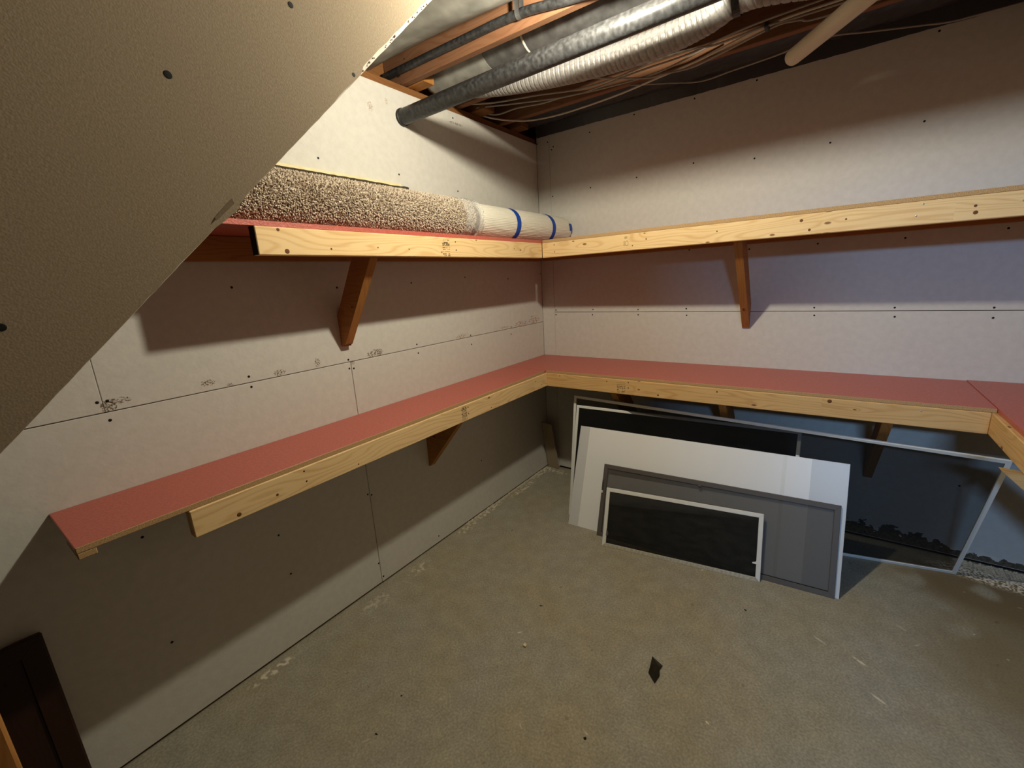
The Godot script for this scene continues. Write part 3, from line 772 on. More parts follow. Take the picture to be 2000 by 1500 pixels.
func build_shelves() -> void:
	var face_x := Basis(Vector3(0, 0, -1), Vector3(0, 1, 0), Vector3(1, 0, 0))
	# lower shelf on the wall under the stair
	var a := thing("wall_shelf", "lower red-topped shelf along the stair-side wall with its bare end in the open", "shelf", Vector3.ZERO, "lower shelves")
	put("shelf_board", box_mesh(Vector3(0.001, 0.9405, 0.545), Vector3(0.331, 0.9565, 2.814), 0.0012), M.chip, a)
	tag(put("red_paint", box_mesh(Vector3(0.001, 0.9562, 0.5455), Vector3(0.3285, 0.9572, 2.8135), 0.0004), M.red, a), "red painted top", "")
	put("red_paint", box_mesh(Vector3(0.002, 0.944, 2.8136), Vector3(0.329, 0.9565, 2.8146), 0.0003), M.red, a)
	var fa := put("fascia_board", box_mesh(Vector3(0.299, 0.851, 0.490), Vector3(0.337, 0.9398, 2.571), 0.0025, Vector2(0.1, 0.0)), M.pine, a)
	put("ledger", box_mesh(Vector3(0.0005, 0.9, 0.54), Vector3(0.038, 0.94, 2.70), 0.002, Vector2(0.5, 0.2)), M.old_pine, a)
	put("end_cleat", box_mesh(Vector3(0.20, 0.922, 2.776), Vector3(0.3305, 0.940, 2.8136), 0.002), M.chip, a)
	put("brace", brace_xy(1.292, 1.330, [Vector2(0.296, 0.939), Vector2(0.296, 0.852), Vector2(0.012, 0.522), Vector2(0.0008, 0.521), Vector2(0.0008, 0.690), Vector2(0.21, 0.939)], Vector2(0.3, 0.1)), M.old_pine, a)
	knots(a, true, 0.3371, [[2.321, 0.880, 0.9], [2.446, 0.868, 1.3], [1.997, 0.866, 0.6], [1.128, 0.866, 0.7]])
	dots(a, true, 0.3371, [[2.217, 0.925], [2.214, 0.885], [1.32, 0.920], [1.32, 0.886], [0.663, 0.912], [0.591, 0.875]], M.screw)
	stamp(a, Transform3D(face_x, Vector3(0.3371, 0.897, 1.352)), 0.040, 0.084, 3, [[0.10, 0.002, 0.7], [0.18, 0.005, 0.6], [0.27, 0.004, 0.7], [0.36, 0.003, 0.6], [0.43, 0.0015, 1.0], [0.53, 0.005, 0.6], [0.63, 0.004, 0.7], [0.72, 0.004, 0.6], [0.80, 0.0015, 1.0], [0.88, 0.004, 0.6], [0.96, 0.003, 0.7]])

	# lower shelf on the far wall
	var b := thing("wall_shelf", "lower red-topped shelf along the far wall above the leaning screens", "shelf", Vector3.ZERO, "lower shelves")
	put("shelf_board", box_mesh(Vector3(0.001, 0.9405, 0.001), Vector3(2.398, 0.9565, 0.5215), 0.0012), M.chip, b)
	tag(put("red_paint", box_mesh(Vector3(0.001, 0.9562, 0.001), Vector3(2.3975, 0.9572, 0.519), 0.0004), M.red, b), "red painted top", "")
	put("red_paint", box_mesh(Vector3(0.001, 0.9405, 0.5215), Vector3(0.330, 0.9572, 0.5445), 0.0004), M.red, b)
	put("fascia_board", box_mesh(Vector3(0.3375, 0.851, 0.489), Vector3(2.384, 0.9398, 0.527), 0.0025, Vector2(0.9, 0.12)), M.pine_b, b)
	put("ledger", box_mesh(Vector3(0.04, 0.9, 0.0005), Vector3(2.88, 0.94, 0.038), 0.002, Vector2(0.5, 0.3)), M.old_pine, b)
	for x in [0.785, 1.405, 2.085]:
		put("brace", brace_zy(x - 0.019, x + 0.019, [Vector2(0.487, 0.939), Vector2(0.487, 0.845), Vector2(0.012, 0.378), Vector2(0.0008, 0.376), Vector2(0.0008, 0.515), Vector2(0.40, 0.939)], Vector2(x, 0.1)), M.old_pine, b)
	knots(b, false, 0.5271, [[1.866, 0.927, 1.6], [1.385, 0.921, 0.8], [1.077, 0.869, 0.9]])
	dots(b, false, 0.5271, [[0.438, 0.928], [0.765, 0.920], [0.901, 0.926], [0.901, 0.893]], M.screw)
	dots(b, false, 0.5271, [[2.18, 0.922]], M.nail)
	stamp(b, Transform3D(Basis.IDENTITY, Vector3(0.857, 0.893, 0.5271)), 0.052, 0.07, 9, [[0.12, 0.0015, 0.9], [0.26, 0.0015, 0.95], [0.42, 0.006, 0.5], [0.56, 0.005, 0.45], [0.72, 0.004, 0.5], [0.86, 0.004, 0.55], [0.97, 0.002, 0.6]])

	# lower shelf on the side wall
	var c := thing("wall_shelf", "lower red-painted shelf along the side wall meeting the far-wall shelf", "shelf", Vector3.ZERO, "lower shelves")
	put("shelf_board", box_mesh(Vector3(2.4, 0.9405, 0.002), Vector3(2.899, 0.9595, 1.02), 0.0012), M.chip, c)
	tag(put("red_paint", box_mesh(Vector3(2.3992, 0.941, 0.0015), Vector3(2.899, 0.9603, 1.021), 0.0006), M.red, c), "red painted top and edge", "")
	put("fascia_board", box_mesh(Vector3(2.3845, 0.851, 0.489), Vector3(2.4225, 0.9398, 1.02), 0.0025, Vector2(1.6, 0.25)), M.pine_b, c)
	put("brace", brace_xy(0.600, 0.638, [Vector2(2.412, 0.748), Vector2(2.56, 0.735), Vector2(2.8995, 0.44), Vector2(2.8995, 0.29), Vector2(2.88, 0.29)], Vector2(0.2, 0.3)), M.pine_b, c)

	# upper shelf on the wall under the stair
	var d := thing("wall_shelf", "upper red-edged shelf on the stair-side wall carrying the rolled rug", "shelf", Vector3.ZERO, "upper shelves")
	put("shelf_board", box_mesh(Vector3(0.001, 1.7672, 0.50), Vector3(0.326, 1.7832, 2.60), 0.0012), M.chip, d)
	tag(put("red_paint", box_mesh(Vector3(0.001, 1.7666, 0.5), Vector3(0.3268, 1.7838, 2.601), 0.0006), M.red, d), "red painted top and edge", "")
	put("fascia_board", box_mesh(Vector3(0.293, 1.6772, 0.512), Vector3(0.330, 1.7662, 2.231), 0.0025, Vector2(0.0, 0.3)), M.pine, d)
	put("dark_end", box_mesh(Vector3(0.2935, 1.678, 2.2312), Vector3(0.3295, 1.766, 2.2324), 0.0004), M.spline, d)  # near-black cap over the fascia end
	put("ledger", box_mesh(Vector3(0.0005, 1.678, 0.04), Vector3(0.038, 1.766, 2.50), 0.002, Vector2(0.5, 0.2)), M.old_pine, d)
	put("brace", brace_xy(1.742, 1.780, [Vector2(0.291, 1.765), Vector2(0.291, 1.673), Vector2(0.036, 1.312), Vector2(0.030, 1.306), Vector2(0.022, 1.306), Vector2(0.022, 1.299), Vector2(0.0008, 1.299), Vector2(0.0008, 1.44), Vector2(0.225, 1.765)], Vector2(0.1, 0.25)), M.old_pine, d)
	knots(d, true, 0.3301, [[2.157, 1.758, 1.0], [2.138, 1.690, 1.5], [1.973, 1.701, 0.7], [1.765, 1.711, 0.6], [1.602, 1.708, 0.6]])
	dots(d, true, 0.3301, [[1.306, 1.748], [1.304, 1.710]], M.screw)
	stamp(d, Transform3D(face_x, Vector3(0.3301, 1.720, 1.372)), 0.048, 0.080, 5, [[0.08, 0.003, 0.6], [0.22, 0.006, 0.85], [0.30, 0.006, 0.85], [0.38, 0.004, 0.7], [0.50, 0.004, 0.4], [0.60, 0.004, 0.45], [0.72, 0.0018, 0.95], [0.86, 0.006, 0.5], [0.96, 0.004, 0.5]])

	# upper shelf on the far wall
	var e := thing("wall_shelf", "empty upper shelf with a long pine fascia along the far wall", "shelf", Vector3.ZERO, "upper shelves")
	put("shelf_board", box_mesh(Vector3(0.001, 1.7672, 0.001), Vector3(2.899, 1.7832, 0.499), 0.0012), M.chip, e)
	put("red_paint", box_mesh(Vector3(0.001, 1.7832, 0.001), Vector3(2.899, 1.7840, 0.493), 0.0003), M.red, e)
	put("red_paint", box_mesh(Vector3(0.001, 1.7666, 0.001), Vector3(2.899, 1.7673, 0.493), 0.0003), M.red, e)
	put("shelf_lip", box_mesh(Vector3(0.331, 1.7672, 0.4995), Vector3(2.899, 1.7845, 0.507), 0.001), M.chip, e)
	put("fascia_board", box_mesh(Vector3(0.3305, 1.6772, 0.473), Vector3(2.899, 1.7662, 0.511), 0.0025, Vector2(0.55, 0.2)), M.pine, e)
	put("ledger", box_mesh(Vector3(0.04, 1.678, 0.0005), Vector3(2.89, 1.766, 0.038), 0.002, Vector2(0.5, 0.1)), M.old_pine, e)
	put("brace", brace_zy(1.410, 1.448, [Vector2(0.471, 1.765), Vector2(0.471, 1.684), Vector2(0.014, 1.200), Vector2(0.0008, 1.197), Vector2(0.0008, 1.34), Vector2(0.385, 1.765)], Vector2(0.7, 0.3)), M.old_pine, e)
	knots(e, false, 0.5111, [[1.688, 1.740, 1.2], [1.848, 1.727, 0.7], [1.721, 1.697, 1.0], [2.237, 1.704, 1.3], [0.989, 1.729, 0.7], [1.341, 1.731, 0.6], [2.234, 1.728, 0.9], [0.913, 1.701, 0.6]])
	dots(e, false, 0.5111, [[0.417, 1.749], [0.419, 1.708]], M.screw, 0.003)
	dots(e, false, 0.5111, [[2.087, 1.754], [2.071, 1.712]], M.nail)
	var tm := TextMesh.new()
	tm.text = "01"
	tm.font_size = 16
	tm.pixel_size = 0.0010
	tm.depth = 0.0006
	put("stamp_number", tm, M.ink, e, Transform3D(Basis(Vector3(0.9, 0, 0), Vector3(0, 1.0, 0), Vector3(0, 0, 1)), Vector3(0.876, 1.747, 0.5112)))
	var ring := new_st()
	for k in 20:
		var t := TAU * k / 20.0
		cbox(ring, Vector3(-0.0022, -0.0006, -0.0002), Vector3(0.0022, 0.0006, 0.0003), 0.0001, Vector2.ZERO, Transform3D(Basis(Vector3(0, 0, 1), t + PI / 2), Vector3(0.880 + cos(t) * 0.0085, 1.716 + sin(t) * 0.013, 0.5112)))
	for k in 4: cbox(ring, Vector3(0.863, 1.703 + k * 0.0075, 0.511), Vector3(0.867, 1.7065 + k * 0.0075, 0.5115), 0.0001)
	put("grade_stamp", ring.commit(), M.ink, e)

# ------------------------------------------------------------------ leaning screens
func lean_xf(p: Array) -> Transform3D:          # x, z of the near lower corner, turn, lean
	var u := Vector3(cos(p[2]), 0, sin(p[2]))
	var n := Vector3(sin(p[2]), 0, -cos(p[2]))
	var v := Vector3.UP * cos(p[3]) + n * sin(p[3])
	return Transform3D(Basis(u, v, u.cross(v)), Vector3(p[0], 0.0, p[1]))

func rails(parent: Node, w: float, h: float, b: float, t: float, m: Material, z0 := 0.0, foot: Material = null) -> void:      # four mitred rails
	var g := 0.0004
	var c := 0.0018
	var sides := [[Vector2(0, 0), Vector2(w, 0), Vector2(0, 1)], [Vector2(w, 0), Vector2(w, h), Vector2(-1, 0)], [Vector2(w, h), Vector2(0, h), Vector2(0, -1)], [Vector2(0, h), Vector2(0, 0), Vector2(1, 0)]]
	for s in sides:
		var p: Vector2 = s[0]; var q: Vector2 = s[1]; var n: Vector2 = s[2]
		var d := (q - p).normalized()
		var prof := [[0.0, -t], [0.0, -c], [c, 0.0], [b - c, 0.0], [b, -c], [b, -t]]
		var st := new_st()
		for k in prof.size():
			var e = prof[k]; var f = prof[(k + 1) % prof.size()]
			var e0: Vector2 = p + d * (e[0] + g) + n * e[0]; var e1: Vector2 = q - d * (e[0] + g) + n * e[0]
			var f0: Vector2 = p + d * (f[0] + g) + n * f[0]; var f1: Vector2 = q - d * (f[0] + g) + n * f[0]
			var mid: Vector2 = (e0 + e1 + f0 + f1) / 4.0
			var ctr: Vector2 = (p + q) / 2.0 + n * b / 2.0
			var out := Vector3(mid.x - ctr.x, mid.y - ctr.y, (e[1] + f[1]) / 2.0 + t / 2.0)
			quad(st, Vector3(e0.x, e0.y, e[1]), Vector3(e1.x, e1.y, e[1]), Vector3(f1.x, f1.y, f[1]), Vector3(f0.x, f0.y, f[1]), out)
		for end in [0, 1]:
			for k in range(1, prof.size() - 1):
				var vs := []
				for i in [0, k, k + 1]:
					var o: float = prof[i][0]
					var v: Vector2 = (p + d * (o + g) if end == 0 else q - d * (o + g)) + n * o
					vs.append(Vector3(v.x, v.y, prof[i][1]))
				var dd := Vector3(d.x, d.y, 0) * (-1.0 if end == 0 else 1.0)
				tri(st, vs[0], vs[1], vs[2], dd)
		put("frame_rail", st.commit(), foot if foot and n.y > 0.5 else m, parent, Transform3D(Basis.IDENTITY, Vector3(0, 0, z0)))

func pane(parent: Node, w: float, h: float, b: float, z: float, m: Material, called := "mesh") -> void:
	var st := new_st()
	quad(st, Vector3(b, b, z), Vector3(w - b, b, z), Vector3(w - b, h - b, z), Vector3(b, h - b, z), Vector3(0, 0, 1), Vector2(0, 0), Vector2(1, 0), Vector2(1, 1), Vector2(0, 1))
	put(called, st.commit(), m, parent)

func spline(parent: Node, w: float, h: float, b: float, z: float) -> void:
	var st := new_st()
	var r := 0.0016
	for q in [[b, b, w - b, b], [w - b, b, w - b, h - b], [w - b, h - b, b, h - b], [b, h - b, b, b]]:
		sweep(st, PackedVector3Array([Vector3(q[0], q[1], z), Vector3(q[2], q[3], z)]), func(_k, _a): return r, 6)
	st.generate_normals()
	put("spline", st.commit(), M.spline, parent)

func build_screens() -> void:
	# the long twisted screen at the back
	var a := thing("window_screen", "longest white framed screen leaning at the back, twisted away past the white panel", "window screen", Vector3.ZERO, "screens leaning on the far wall")
	var BL := Vector3(0.506, 0.001, 0.570); var BR := Vector3(2.462, 0.001, 0.160); var TR := Vector3(2.486, 0.728, 0.455); var TL := Vector3(0.490, 0.779, 0.432)
	var bw := 0.017
	for q in [[BL, BR, TL, TR], [BR, TR, BL, TL], [TR, TL, BR, BL], [TL, BL, TR, BR]]:
		var p0: Vector3 = q[0]; var p1: Vector3 = q[1]; var i0: Vector3 = q[2]; var i1: Vector3 = q[3]
		var d := (p1 - p0).normalized()
		var n0 := (i0 - p0).normalized(); var n1 := (i1 - p1).normalized()
		var out0 := d.cross(n0).normalized(); var out1 := d.cross(n1).normalized()
		var st := new_st()
		var t := 0.009
		var A := [p0, p0 + (n0 + d) * bw, p0 + (n0 + d) * bw - out0 * t, p0 - out0 * t]
		var B := [p1, p1 + (n1 - d) * bw, p1 + (n1 - d) * bw - out1 * t, p1 - out1 * t]
		var mid: Vector3 = (p0 + p1) / 2.0 + (n0 + n1) * bw * 0.25 - out0 * t * 0.5
		for k in 4:
			var k2 := (k + 1) % 4
			var c: Vector3 = (A[k] + A[k2] + B[k] + B[k2]) / 4.0
			quad(st, A[k], B[k], B[k2], A[k2], c - mid)
		put("frame_rail", st.commit(), M.alu, a)
	var g := new_st()
	var nn := 12
	for k in nn:
		var f0 := k / float(nn); var f1 := (k + 1) / float(nn)
		var back := Vector3(0, 0, -0.004)
		quad(g, BL.lerp(BR, f0) + back, BL.lerp(BR, f1) + back, TL.lerp(TR, f1) + back, TL.lerp(TR, f0) + back, Vector3(0, 0, 1))
	put("mesh", g.commit(), M.mesh_a, a)

	var b := thing("window_screen", "white framed dark screen standing between the longest screen and the white panel", "window screen", Vector3.ZERO, "screens leaning on the far wall")
	b.transform = lean_xf([0.527, 0.624, -0.05, deg_to_rad(13.34)])
	rails(b, 1.254, 0.741, 0.0175, 0.010, M.alu)
	pane(b, 1.254, 0.741, 0.016, -0.005, M.mesh_b)
	spline(b, 1.254, 0.741, 0.0205, -0.004)

	var c := thing("panel_sheet", "large plain whitish sheet leaning behind the grey screen", "panel")
	c.transform = lean_xf([0.581, 0.725, -0.049, deg_to_rad(20.85)])
	put("sheet", box_mesh(Vector3(0, 0, -0.004), Vector3(1.41, 0.639, 0), 0.0008), M.sheet, c)
	tag(put("pale_layer", box_mesh(Vector3(0.066, 0.0015, -0.0002), Vector3(1.258, 0.6375, 0.0004), 0.0002), M.sheet_lighter, c), "paler middle band standing for brightness showing through", "")  # brightness showing through the sheet, put into a paler layer
	put("show_through_strip", box_mesh(Vector3(1.135, 0.0015, 0.0002), Vector3(1.152, 0.6375, 0.0007), 0.0002), M.porcelain, c)  # upright behind, seen bright through the sheet, drawn as a pale strip

	var d := thing("window_screen", "grey bronze framed screen with see-through grey mesh leaning on the white panel", "window screen", Vector3.ZERO, "screens leaning on the far wall")
	d.transform = lean_xf([0.791, 0.752, -0.072, deg_to_rad(20.0)])
	rails(d, 1.184, 0.439, 0.026, 0.012, M.bronze)
	pane(d, 1.184, 0.439, 0.025, -0.006, M.mesh_d)
	spline(d, 1.184, 0.439, 0.028, -0.004)
	put("latch", box_mesh(Vector3(0.001, 0.285, 0.0), Vector3(0.011, 0.345, 0.006), 0.002), M.steel, d)
	put("latch", box_mesh(Vector3(0.0, 0.262, 0.0), Vector3(0.010, 0.277, 0.006), 0.002), M.alu, d)
	put("pull_tab", box_mesh(Vector3(0.545, 0.408, 0.0), Vector3(0.560, 0.418, 0.005), 0.001), M.bronze, d)

	var e := thing("window_screen", "small white framed screen with dusty black mesh, in front of all the others", "window screen", Vector3.ZERO, "screens leaning on the far wall")
	e.transform = lean_xf([0.863, 0.834, -0.144, deg_to_rad(19.35)])
	rails(e, 0.814, 0.341, 0.0215, 0.011, M.alu, 0.0, M.alu_dirty)
	pane(e, 0.814, 0.341, 0.021, -0.005, M.mesh_e)
	spline(e, 0.814, 0.341, 0.0235, -0.004)
	put("pull_tab", prism_mesh([Vector2(0.021, 0.105), Vector2(0.033, 0.078), Vector2(0.030, 0.066), Vector2(0.019, 0.064)], 0.002, Transform3D(Basis.IDENTITY, Vector3(0, 0, 0.001))), M.bronze, e)
	put("pull_tab", prism_mesh([Vector2(0.795, 0.105), Vector2(0.788, 0.098), Vector2(0.775, 0.094), Vector2(0.775, 0.088), Vector2(0.795, 0.086)], 0.002, Transform3D(Basis.IDENTITY, Vector3(0, 0, 0.002))), M.alu, e)

	# drywall offcut in the corner
	var o := tag(put("drywall_offcut", box_mesh(Vector3(0, 0, -0.0125), Vector3(0.111, 0.419, 0), 0.001), M.drywall_side), "narrow grey drywall offcut leaning in the corner beneath the shelves", "offcut") as Node3D
	o.transform = lean_xf([0.014, 0.026, 0.169, -0.170])

# ------------------------------------------------------------------ rolls on the upper shelf
func build_rolls() -> void:
	var top := 1.784
	var r := 0.091
	var cy := top + 0.098
	var cx := 0.205
	var rug := thing("rolled_rug", "rolled beige looped rug on the upper shelf beside the stair sheet", "rug")
	var pts := []
	for k in 62: pts.append(Vector3(cx, cy if k > 1 else cy - 0.004, [1.049, 1.098][k] if k < 2 else 1.10 + 1.42 * (k - 2) / 59.0))
	put("core", tube(pts, func(k, _a): return r if k > 1 else 0.080, 40), M.rug_core, rug)
	# pile: small bent tufts
	var st := new_st()
	var sec := []
	for k in 5:
		var ring := []
		for s in 5:
			var a := TAU * s / 5.0
			var w: float = [0.0017, 0.0024, 0.0026, 0.0020, 0.0003][k]
			ring.append(Vector3(cos(a) * w + 0.0012 * k * k * 0.25, k * 0.0026, sin(a) * w))
		sec.append(ring)
	for k in 4:
		for s in 5:
			var s2 := (s + 1) % 5
			quad(st, sec[k][s], sec[k][s2], sec[k + 1][s2], sec[k + 1][s], sec[k][s] * Vector3(1, 0, 1))
	var mm := MultiMesh.new()
	mm.transform_format = MultiMesh.TRANSFORM_3D
	mm.use_colors = true
	mm.mesh = st.commit()
	var list := []
	for iz in 286:
		for ia in 88:
			var ang := deg_to_rad(-110.0 + 285.0 * (ia + rng.randf()) / 88.0)
			var z := 1.10 + 1.42 * (iz + rng.randf()) / 286.0
			var nrm := Vector3(cos(ang), sin(ang), 0)
			var tilt := (nrm + Vector3(rng.randf_range(-0.7, 0.7), rng.randf_range(-0.7, 0.7), rng.randf_range(-0.8, 0.8))).normalized()
			var sx := tilt.cross(Vector3(rng.randf() - 0.5, rng.randf() - 0.5, rng.randf() - 0.5)).normalized()
			var bs := Basis(sx, tilt, sx.cross(tilt)).scaled(Vector3.ONE * rng.randf_range(0.8, 1.15))
			var p := Vector3(cx, cy, z) + nrm * (r - 0.002)
			if p.y + bs.y.y * 0.01 < top + 0.001: continue
			list.append([Transform3D(bs, p), rng.randf()])
	mm.instance_count = list.size()
	for k in list.size():
		mm.set_instance_transform(k, list[k][0])
		var q: float = list[k][1]
		var col := Color(0.62, 0.53, 0.42).lerp(Color(0.42, 0.34, 0.26), pow(q, 2.0))
		if q > 0.92: col = Color(0.25, 0.19, 0.14)
		mm.set_instance_color(k, col)
	var mi := MultiMeshInstance3D.new()
	mi.multimesh = mm
	mi.material_override = M.rug
	mi.name = "pile"
	mi.set_meta("kind", "stuff")
	rug.add_child(mi)
	# free edge of the rug lying along the top of the roll
	var nz := noise(88, 1.0, 2)
	var ep := []
	for k in 60: ep.append(Vector3(cx - 0.030 + 0.004 * nz.get_noise_1d(k * 9.0), cy + 0.109 + 0.002 * nz.get_noise_1d(k * 13.0 + 40.0), 1.44 + 1.06 * k / 59.0))
	tag(put("backing_edge", tube(ep, func(k, a): return 0.0105 + 0.0015 * nz.get_noise_2d(k * 8.0, a * 9.0) + (0.004 if k < 2 else 0.0), 10, true, Vector2(1.3, 0.8)), M.backing, rug), "dark brown backing edge", "")
	# loose clear plastic over the near end of the padding roll
	var roll := thing("padding_roll", "white ribbed padding roll bound with two blue tape bands beside the rug", "roll")
	var pr := 0.0925
	var py := top + pr + 0.0015
	var nribs := 64
	var wp := []
	for k in 50: wp.append(Vector3(cx - 0.004, py, 0.035 + 1.012 * k / 49.0))
	put("padding", tube(wp, func(k, a): return pr - 0.0018 * pow(absf(sin(a * nribs * 0.5)), 3.0) + 0.0016 * nz.get_noise_2d(k * 4.0 + 200.0, a * 7.0) - (0.006 if k == 0 else 0.0), nribs * 4), M.pad, roll)
	for z in [0.695, 0.285]:
		var bp := []
		for k in 6: bp.append(Vector3(cx - 0.004, py, z - 0.021 + 0.042 * k / 5.0))
		var zz: float = z
		tag(put("tape_band", tube(bp, func(k, a): return (pr + 0.0018) if k > 0 and k < 5 else (pr + 0.0006 + 0.0 * zz), 64, false), M.tape, roll), "blue tape band", "")
	var tp := new_st()
	for k in 5:
		var a0 := deg_to_rad(-6.0 + 6.0 * k); var a1 := deg_to_rad(-6.0 + 6.0 * (k + 1))
		for rr in [pr + 0.0016, pr + 0.0006]:
			quad(tp, Vector3(cx - 0.004 + cos(a0) * rr, py + sin(a0) * rr, 0.036), Vector3(cx - 0.004 + cos(a1) * rr, py + sin(a1) * rr, 0.036), Vector3(cx - 0.004 + cos(a1) * rr, py + sin(a1) * rr, 0.072), Vector3(cx - 0.004 + cos(a0) * rr, py + sin(a0) * rr, 0.072), Vector3(cos(a0), sin(a0), 0) * (1.0 if rr > pr + 0.001 else -1.0))
	tag(put("tape_patch", tp.commit(), M.tape, roll), "short blue tape patch", "")
	var cp := []
	for k in 40: cp.append(Vector3(cx - 0.003, py + 0.001, 1.030 + 0.150 * k / 39.0))
	tag(put("clear_wrap", tube(cp, func(k, a): return minf(pr + 0.0105 + 0.009 * nz.get_noise_2d(k * 11.0 + 500.0, a * 30.0) + 0.005 * nz.get_noise_2d(k * 30.0, a * 8.0 + 900.0), 0.0955 if sin(a) < -0.75 else 1.0), 72, false), M.pale_layer, roll), "crumpled clear plastic wrap", "")
	# the pale board standing behind the rug
	tag(put("pale_board", box_mesh(Vector3(0.006, top + 0.001, 1.335), Vector3(0.025, 2.052, 2.56), 0.002, Vector2(0.3, 0.0)), M.yellow), "pale yellow board standing behind the rolled rug", "board")

# ------------------------------------------------------------------ on the floor
func fleck(called: String, label: String, category: String, at: Vector3, size: Vector3, turn: float, m: Material, sd: int, group := "") -> void:
	var r := RandomNumberGenerator.new()
	r.seed = sd
	var st := new_st()
	var n := 9
	var topv := Vector3(0, size.y, 0)
	var ring := []
	for k in n:
		var a := TAU * k / n
		ring.append(Vector3(cos(a) * size.x * r.randf_range(0.6, 1.1), size.y * r.randf_range(0.2, 0.7), sin(a) * size.z * r.randf_range(0.6, 1.1)))
	for k in n:
		var a: Vector3 = ring[k]; var b: Vector3 = ring[(k + 1) % n]
		tri(st, topv, a, b, Vector3.UP)
		quad(st, a, b, Vector3(b.x * 0.8, 0, b.z * 0.8), Vector3(a.x * 0.8, 0, a.z * 0.8), Vector3(a.x + b.x, 0, a.z + b.z))
	var o := put(called, st.commit(), m)
	o.transform = Transform3D(Basis(Vector3.UP, turn), at)
	tag(o, label, category, group)

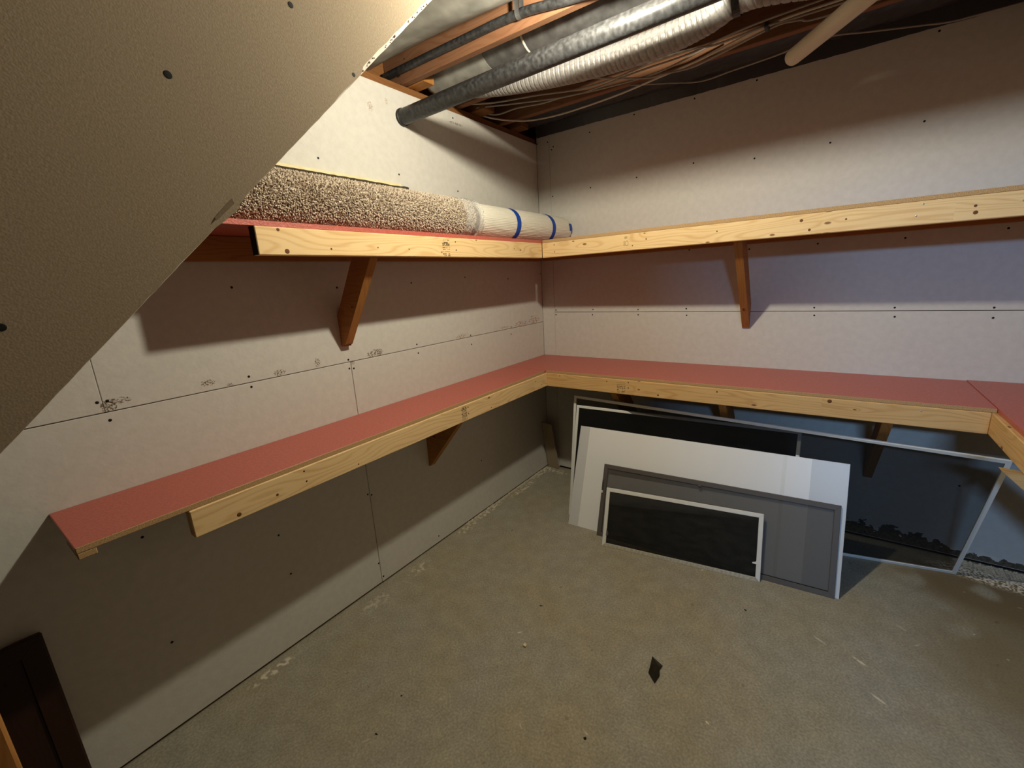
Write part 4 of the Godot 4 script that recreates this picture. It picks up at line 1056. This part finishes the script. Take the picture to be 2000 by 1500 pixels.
func build_floor_bits() -> void:
	# folded dark leaf
	var lf := thing("dry_leaf", "folded dark leaf lying alone in the middle of the floor", "leaf", Vector3(1.39, 0.0, 1.50))
	var pts := {"a": Vector3(-0.030, 0.004, -0.062), "b": Vector3(0.020, 0.003, -0.040), "c": Vector3(0.014, 0.020, -0.012), "d": Vector3(-0.022, 0.012, -0.020), "e": Vector3(-0.018, 0.003, 0.022), "f": Vector3(0.004, 0.014, 0.016), "g": Vector3(0.018, 0.002, 0.055), "h": Vector3(0.024, 0.006, 0.012)}
	var up := new_st()
	for q in ["abc", "acd", "dcf", "dfe", "chf", "efg", "fhg"]:
		for s in [0.0, -0.0008]:
			tri(up, pts[q[0]] + Vector3(0, s, 0), pts[q[1]] + Vector3(0, s, 0), pts[q[2]] + Vector3(0, s, 0), Vector3(0, 1.0 if s == 0.0 else -1.0, 0))
	put("blade", up.commit(), M.leaf, lf)
	# plaster crumbs in a small clump
	var cr := thing("plaster_crumb", "small cream plaster crumb clump on the open floor", "crumb", Vector3(0.881, 0.0, 1.676))
	var cs := new_st()
	for q in [[0.0, 0.0, 0.009], [0.006, -0.010, 0.006], [0.004, 0.013, 0.006], [-0.008, 0.003, 0.006], [0.007, 0.004, 0.007]]:
		var rr: float = q[2]
		sweep(cs, PackedVector3Array([Vector3(q[0], 0.0, q[1]), Vector3(q[0], rr * 0.5, q[1]), Vector3(q[0] + 0.001, rr * 0.9, q[1]), Vector3(q[0] + 0.001, rr * 1.0, q[1])]), func(k, a): return rr * [0.7, 1.0, 0.75, 0.1][k] * (1.0 + 0.12 * sin(a * 3.0 + q[0] * 900.0)), 9)
	cs.generate_normals()
	put("lump", cs.commit(), M.crumb, cr)
	fleck("wood_chip", "thin dark splinter on the floor between the screens and the cream crumb", "chip", Vector3(0.816, 0, 1.436), Vector3(0.010, 0.004, 0.003), 0.35, M.bark, 1, "dark specks on the floor")
	fleck("wood_chip", "small brown chip on the floor in front of the grey screen", "chip", Vector3(1.637, 0, 0.957), Vector3(0.008, 0.003, 0.005), -0.6, M.bark, 2, "dark specks on the floor")
	fleck("wood_chip", "dark ragged speck nearest the camera on the floor", "chip", Vector3(1.275, 0, 1.888), Vector3(0.006, 0.005, 0.006), 0.0, M.bark, 3, "dark specks on the floor")
	fleck("plaster_crumb", "tiny white flake on the floor beyond the ragged dark speck", "crumb", Vector3(1.61, 0, 1.606), Vector3(0.009, 0.003, 0.004), -0.5, M.crumb, 4)
	fleck("wood_chip", "dark sliver on the floor near the stair-side wall", "chip", Vector3(0.606, 0, 2.132), Vector3(0.005, 0.003, 0.003), 0.9, M.bark, 5, "dark specks on the floor")
	fleck("wood_chip", "curled dark bit nearest the dark cabinet door on the floor", "chip", Vector3(0.646, 0, 2.281), Vector3(0.007, 0.003, 0.003), 0.3, M.bark, 6, "dark specks on the floor")
	# lime crust at the wall feet
	crust("lime_crust", "crumbly white lime crust along the foot of the stair-side wall", Vector3(0.002, 0, 0.03), Vector3(0, 0, 1), Vector3(1, 0, 0), 1.05, 0.028, 0.010, 5)
	crust("lime_crust", "crumbly white lime crust at the foot of the far wall past the longest screen", Vector3(2.47, 0, 0.002), Vector3(1, 0, 0), Vector3(0, 0, 1), 0.42, 0.13, 0.009, 8)

	# dark framed cabinet door against the wall under the stair
	var cd := thing("cabinet_door", "dark stained framed door leaning on the stair-side wall in deep shade", "door")
	var th := deg_to_rad(6.0)
	var v := Vector3(-sin(th), cos(th), 0)
	var u := Vector3(0, 0, -1)
	cd.transform = Transform3D(Basis(u, v, u.cross(v)), Vector3(0.098, 0.0, 3.28))
	# local x runs towards the far wall, y up the door, z out into the room
	var W := 0.372
	var H := 0.628
	rails(cd, W, H, 0.05, 0.020, M.dark_wood)
	put("door_panel", box_mesh(Vector3(0.045, 0.045, -0.016), Vector3(W - 0.045, H - 0.045, -0.008), 0.002), M.dark_wood, cd)
	put("edge_bead", box_mesh(Vector3(W - 0.004, 0.0, -0.012), Vector3(W + 0.003, H, -0.004), 0.002), M.dark_wood, cd)

func crust(called: String, label: String, at: Vector3, along: Vector3, out: Vector3, length: float, width: float, height: float, sd: int) -> void:
	var n1 := noise(sd, 1.0, 4)
	var n := int(length / 0.004)
	var m := maxi(int(width / 0.004), 5)
	var pt := func(i: int, j: int) -> Vector3:
		var s := i / float(n)
		var t := j / float(m)
		var edge := 0.55 + 0.9 * n1.get_noise_1d(i * 0.9)
		var h := height * maxf(0.0, (1.0 - t / maxf(edge, 0.1))) * clampf(0.35 + 1.3 * n1.get_noise_2d(i * 3.0, j * 3.0) + 0.6 * n1.get_noise_1d(i * 0.3 + 70.0), 0.0, 1.3) * sin(PI * clampf(s * 8.0, 0, 0.5)) * sin(PI * clampf((1.0 - s) * 8.0, 0, 0.5))
		return at + along * s * length + out * t * width + Vector3.UP * (h - 0.0004)
	var st := new_st()
	for i in n:
		for j in m:
			quad(st, pt.call(i, j), pt.call(i + 1, j), pt.call(i + 1, j + 1), pt.call(i, j + 1), Vector3.UP)
	var o := put(called, st.commit(), M.crust)
	tag(o, label, "lime crust", "", "stuff")
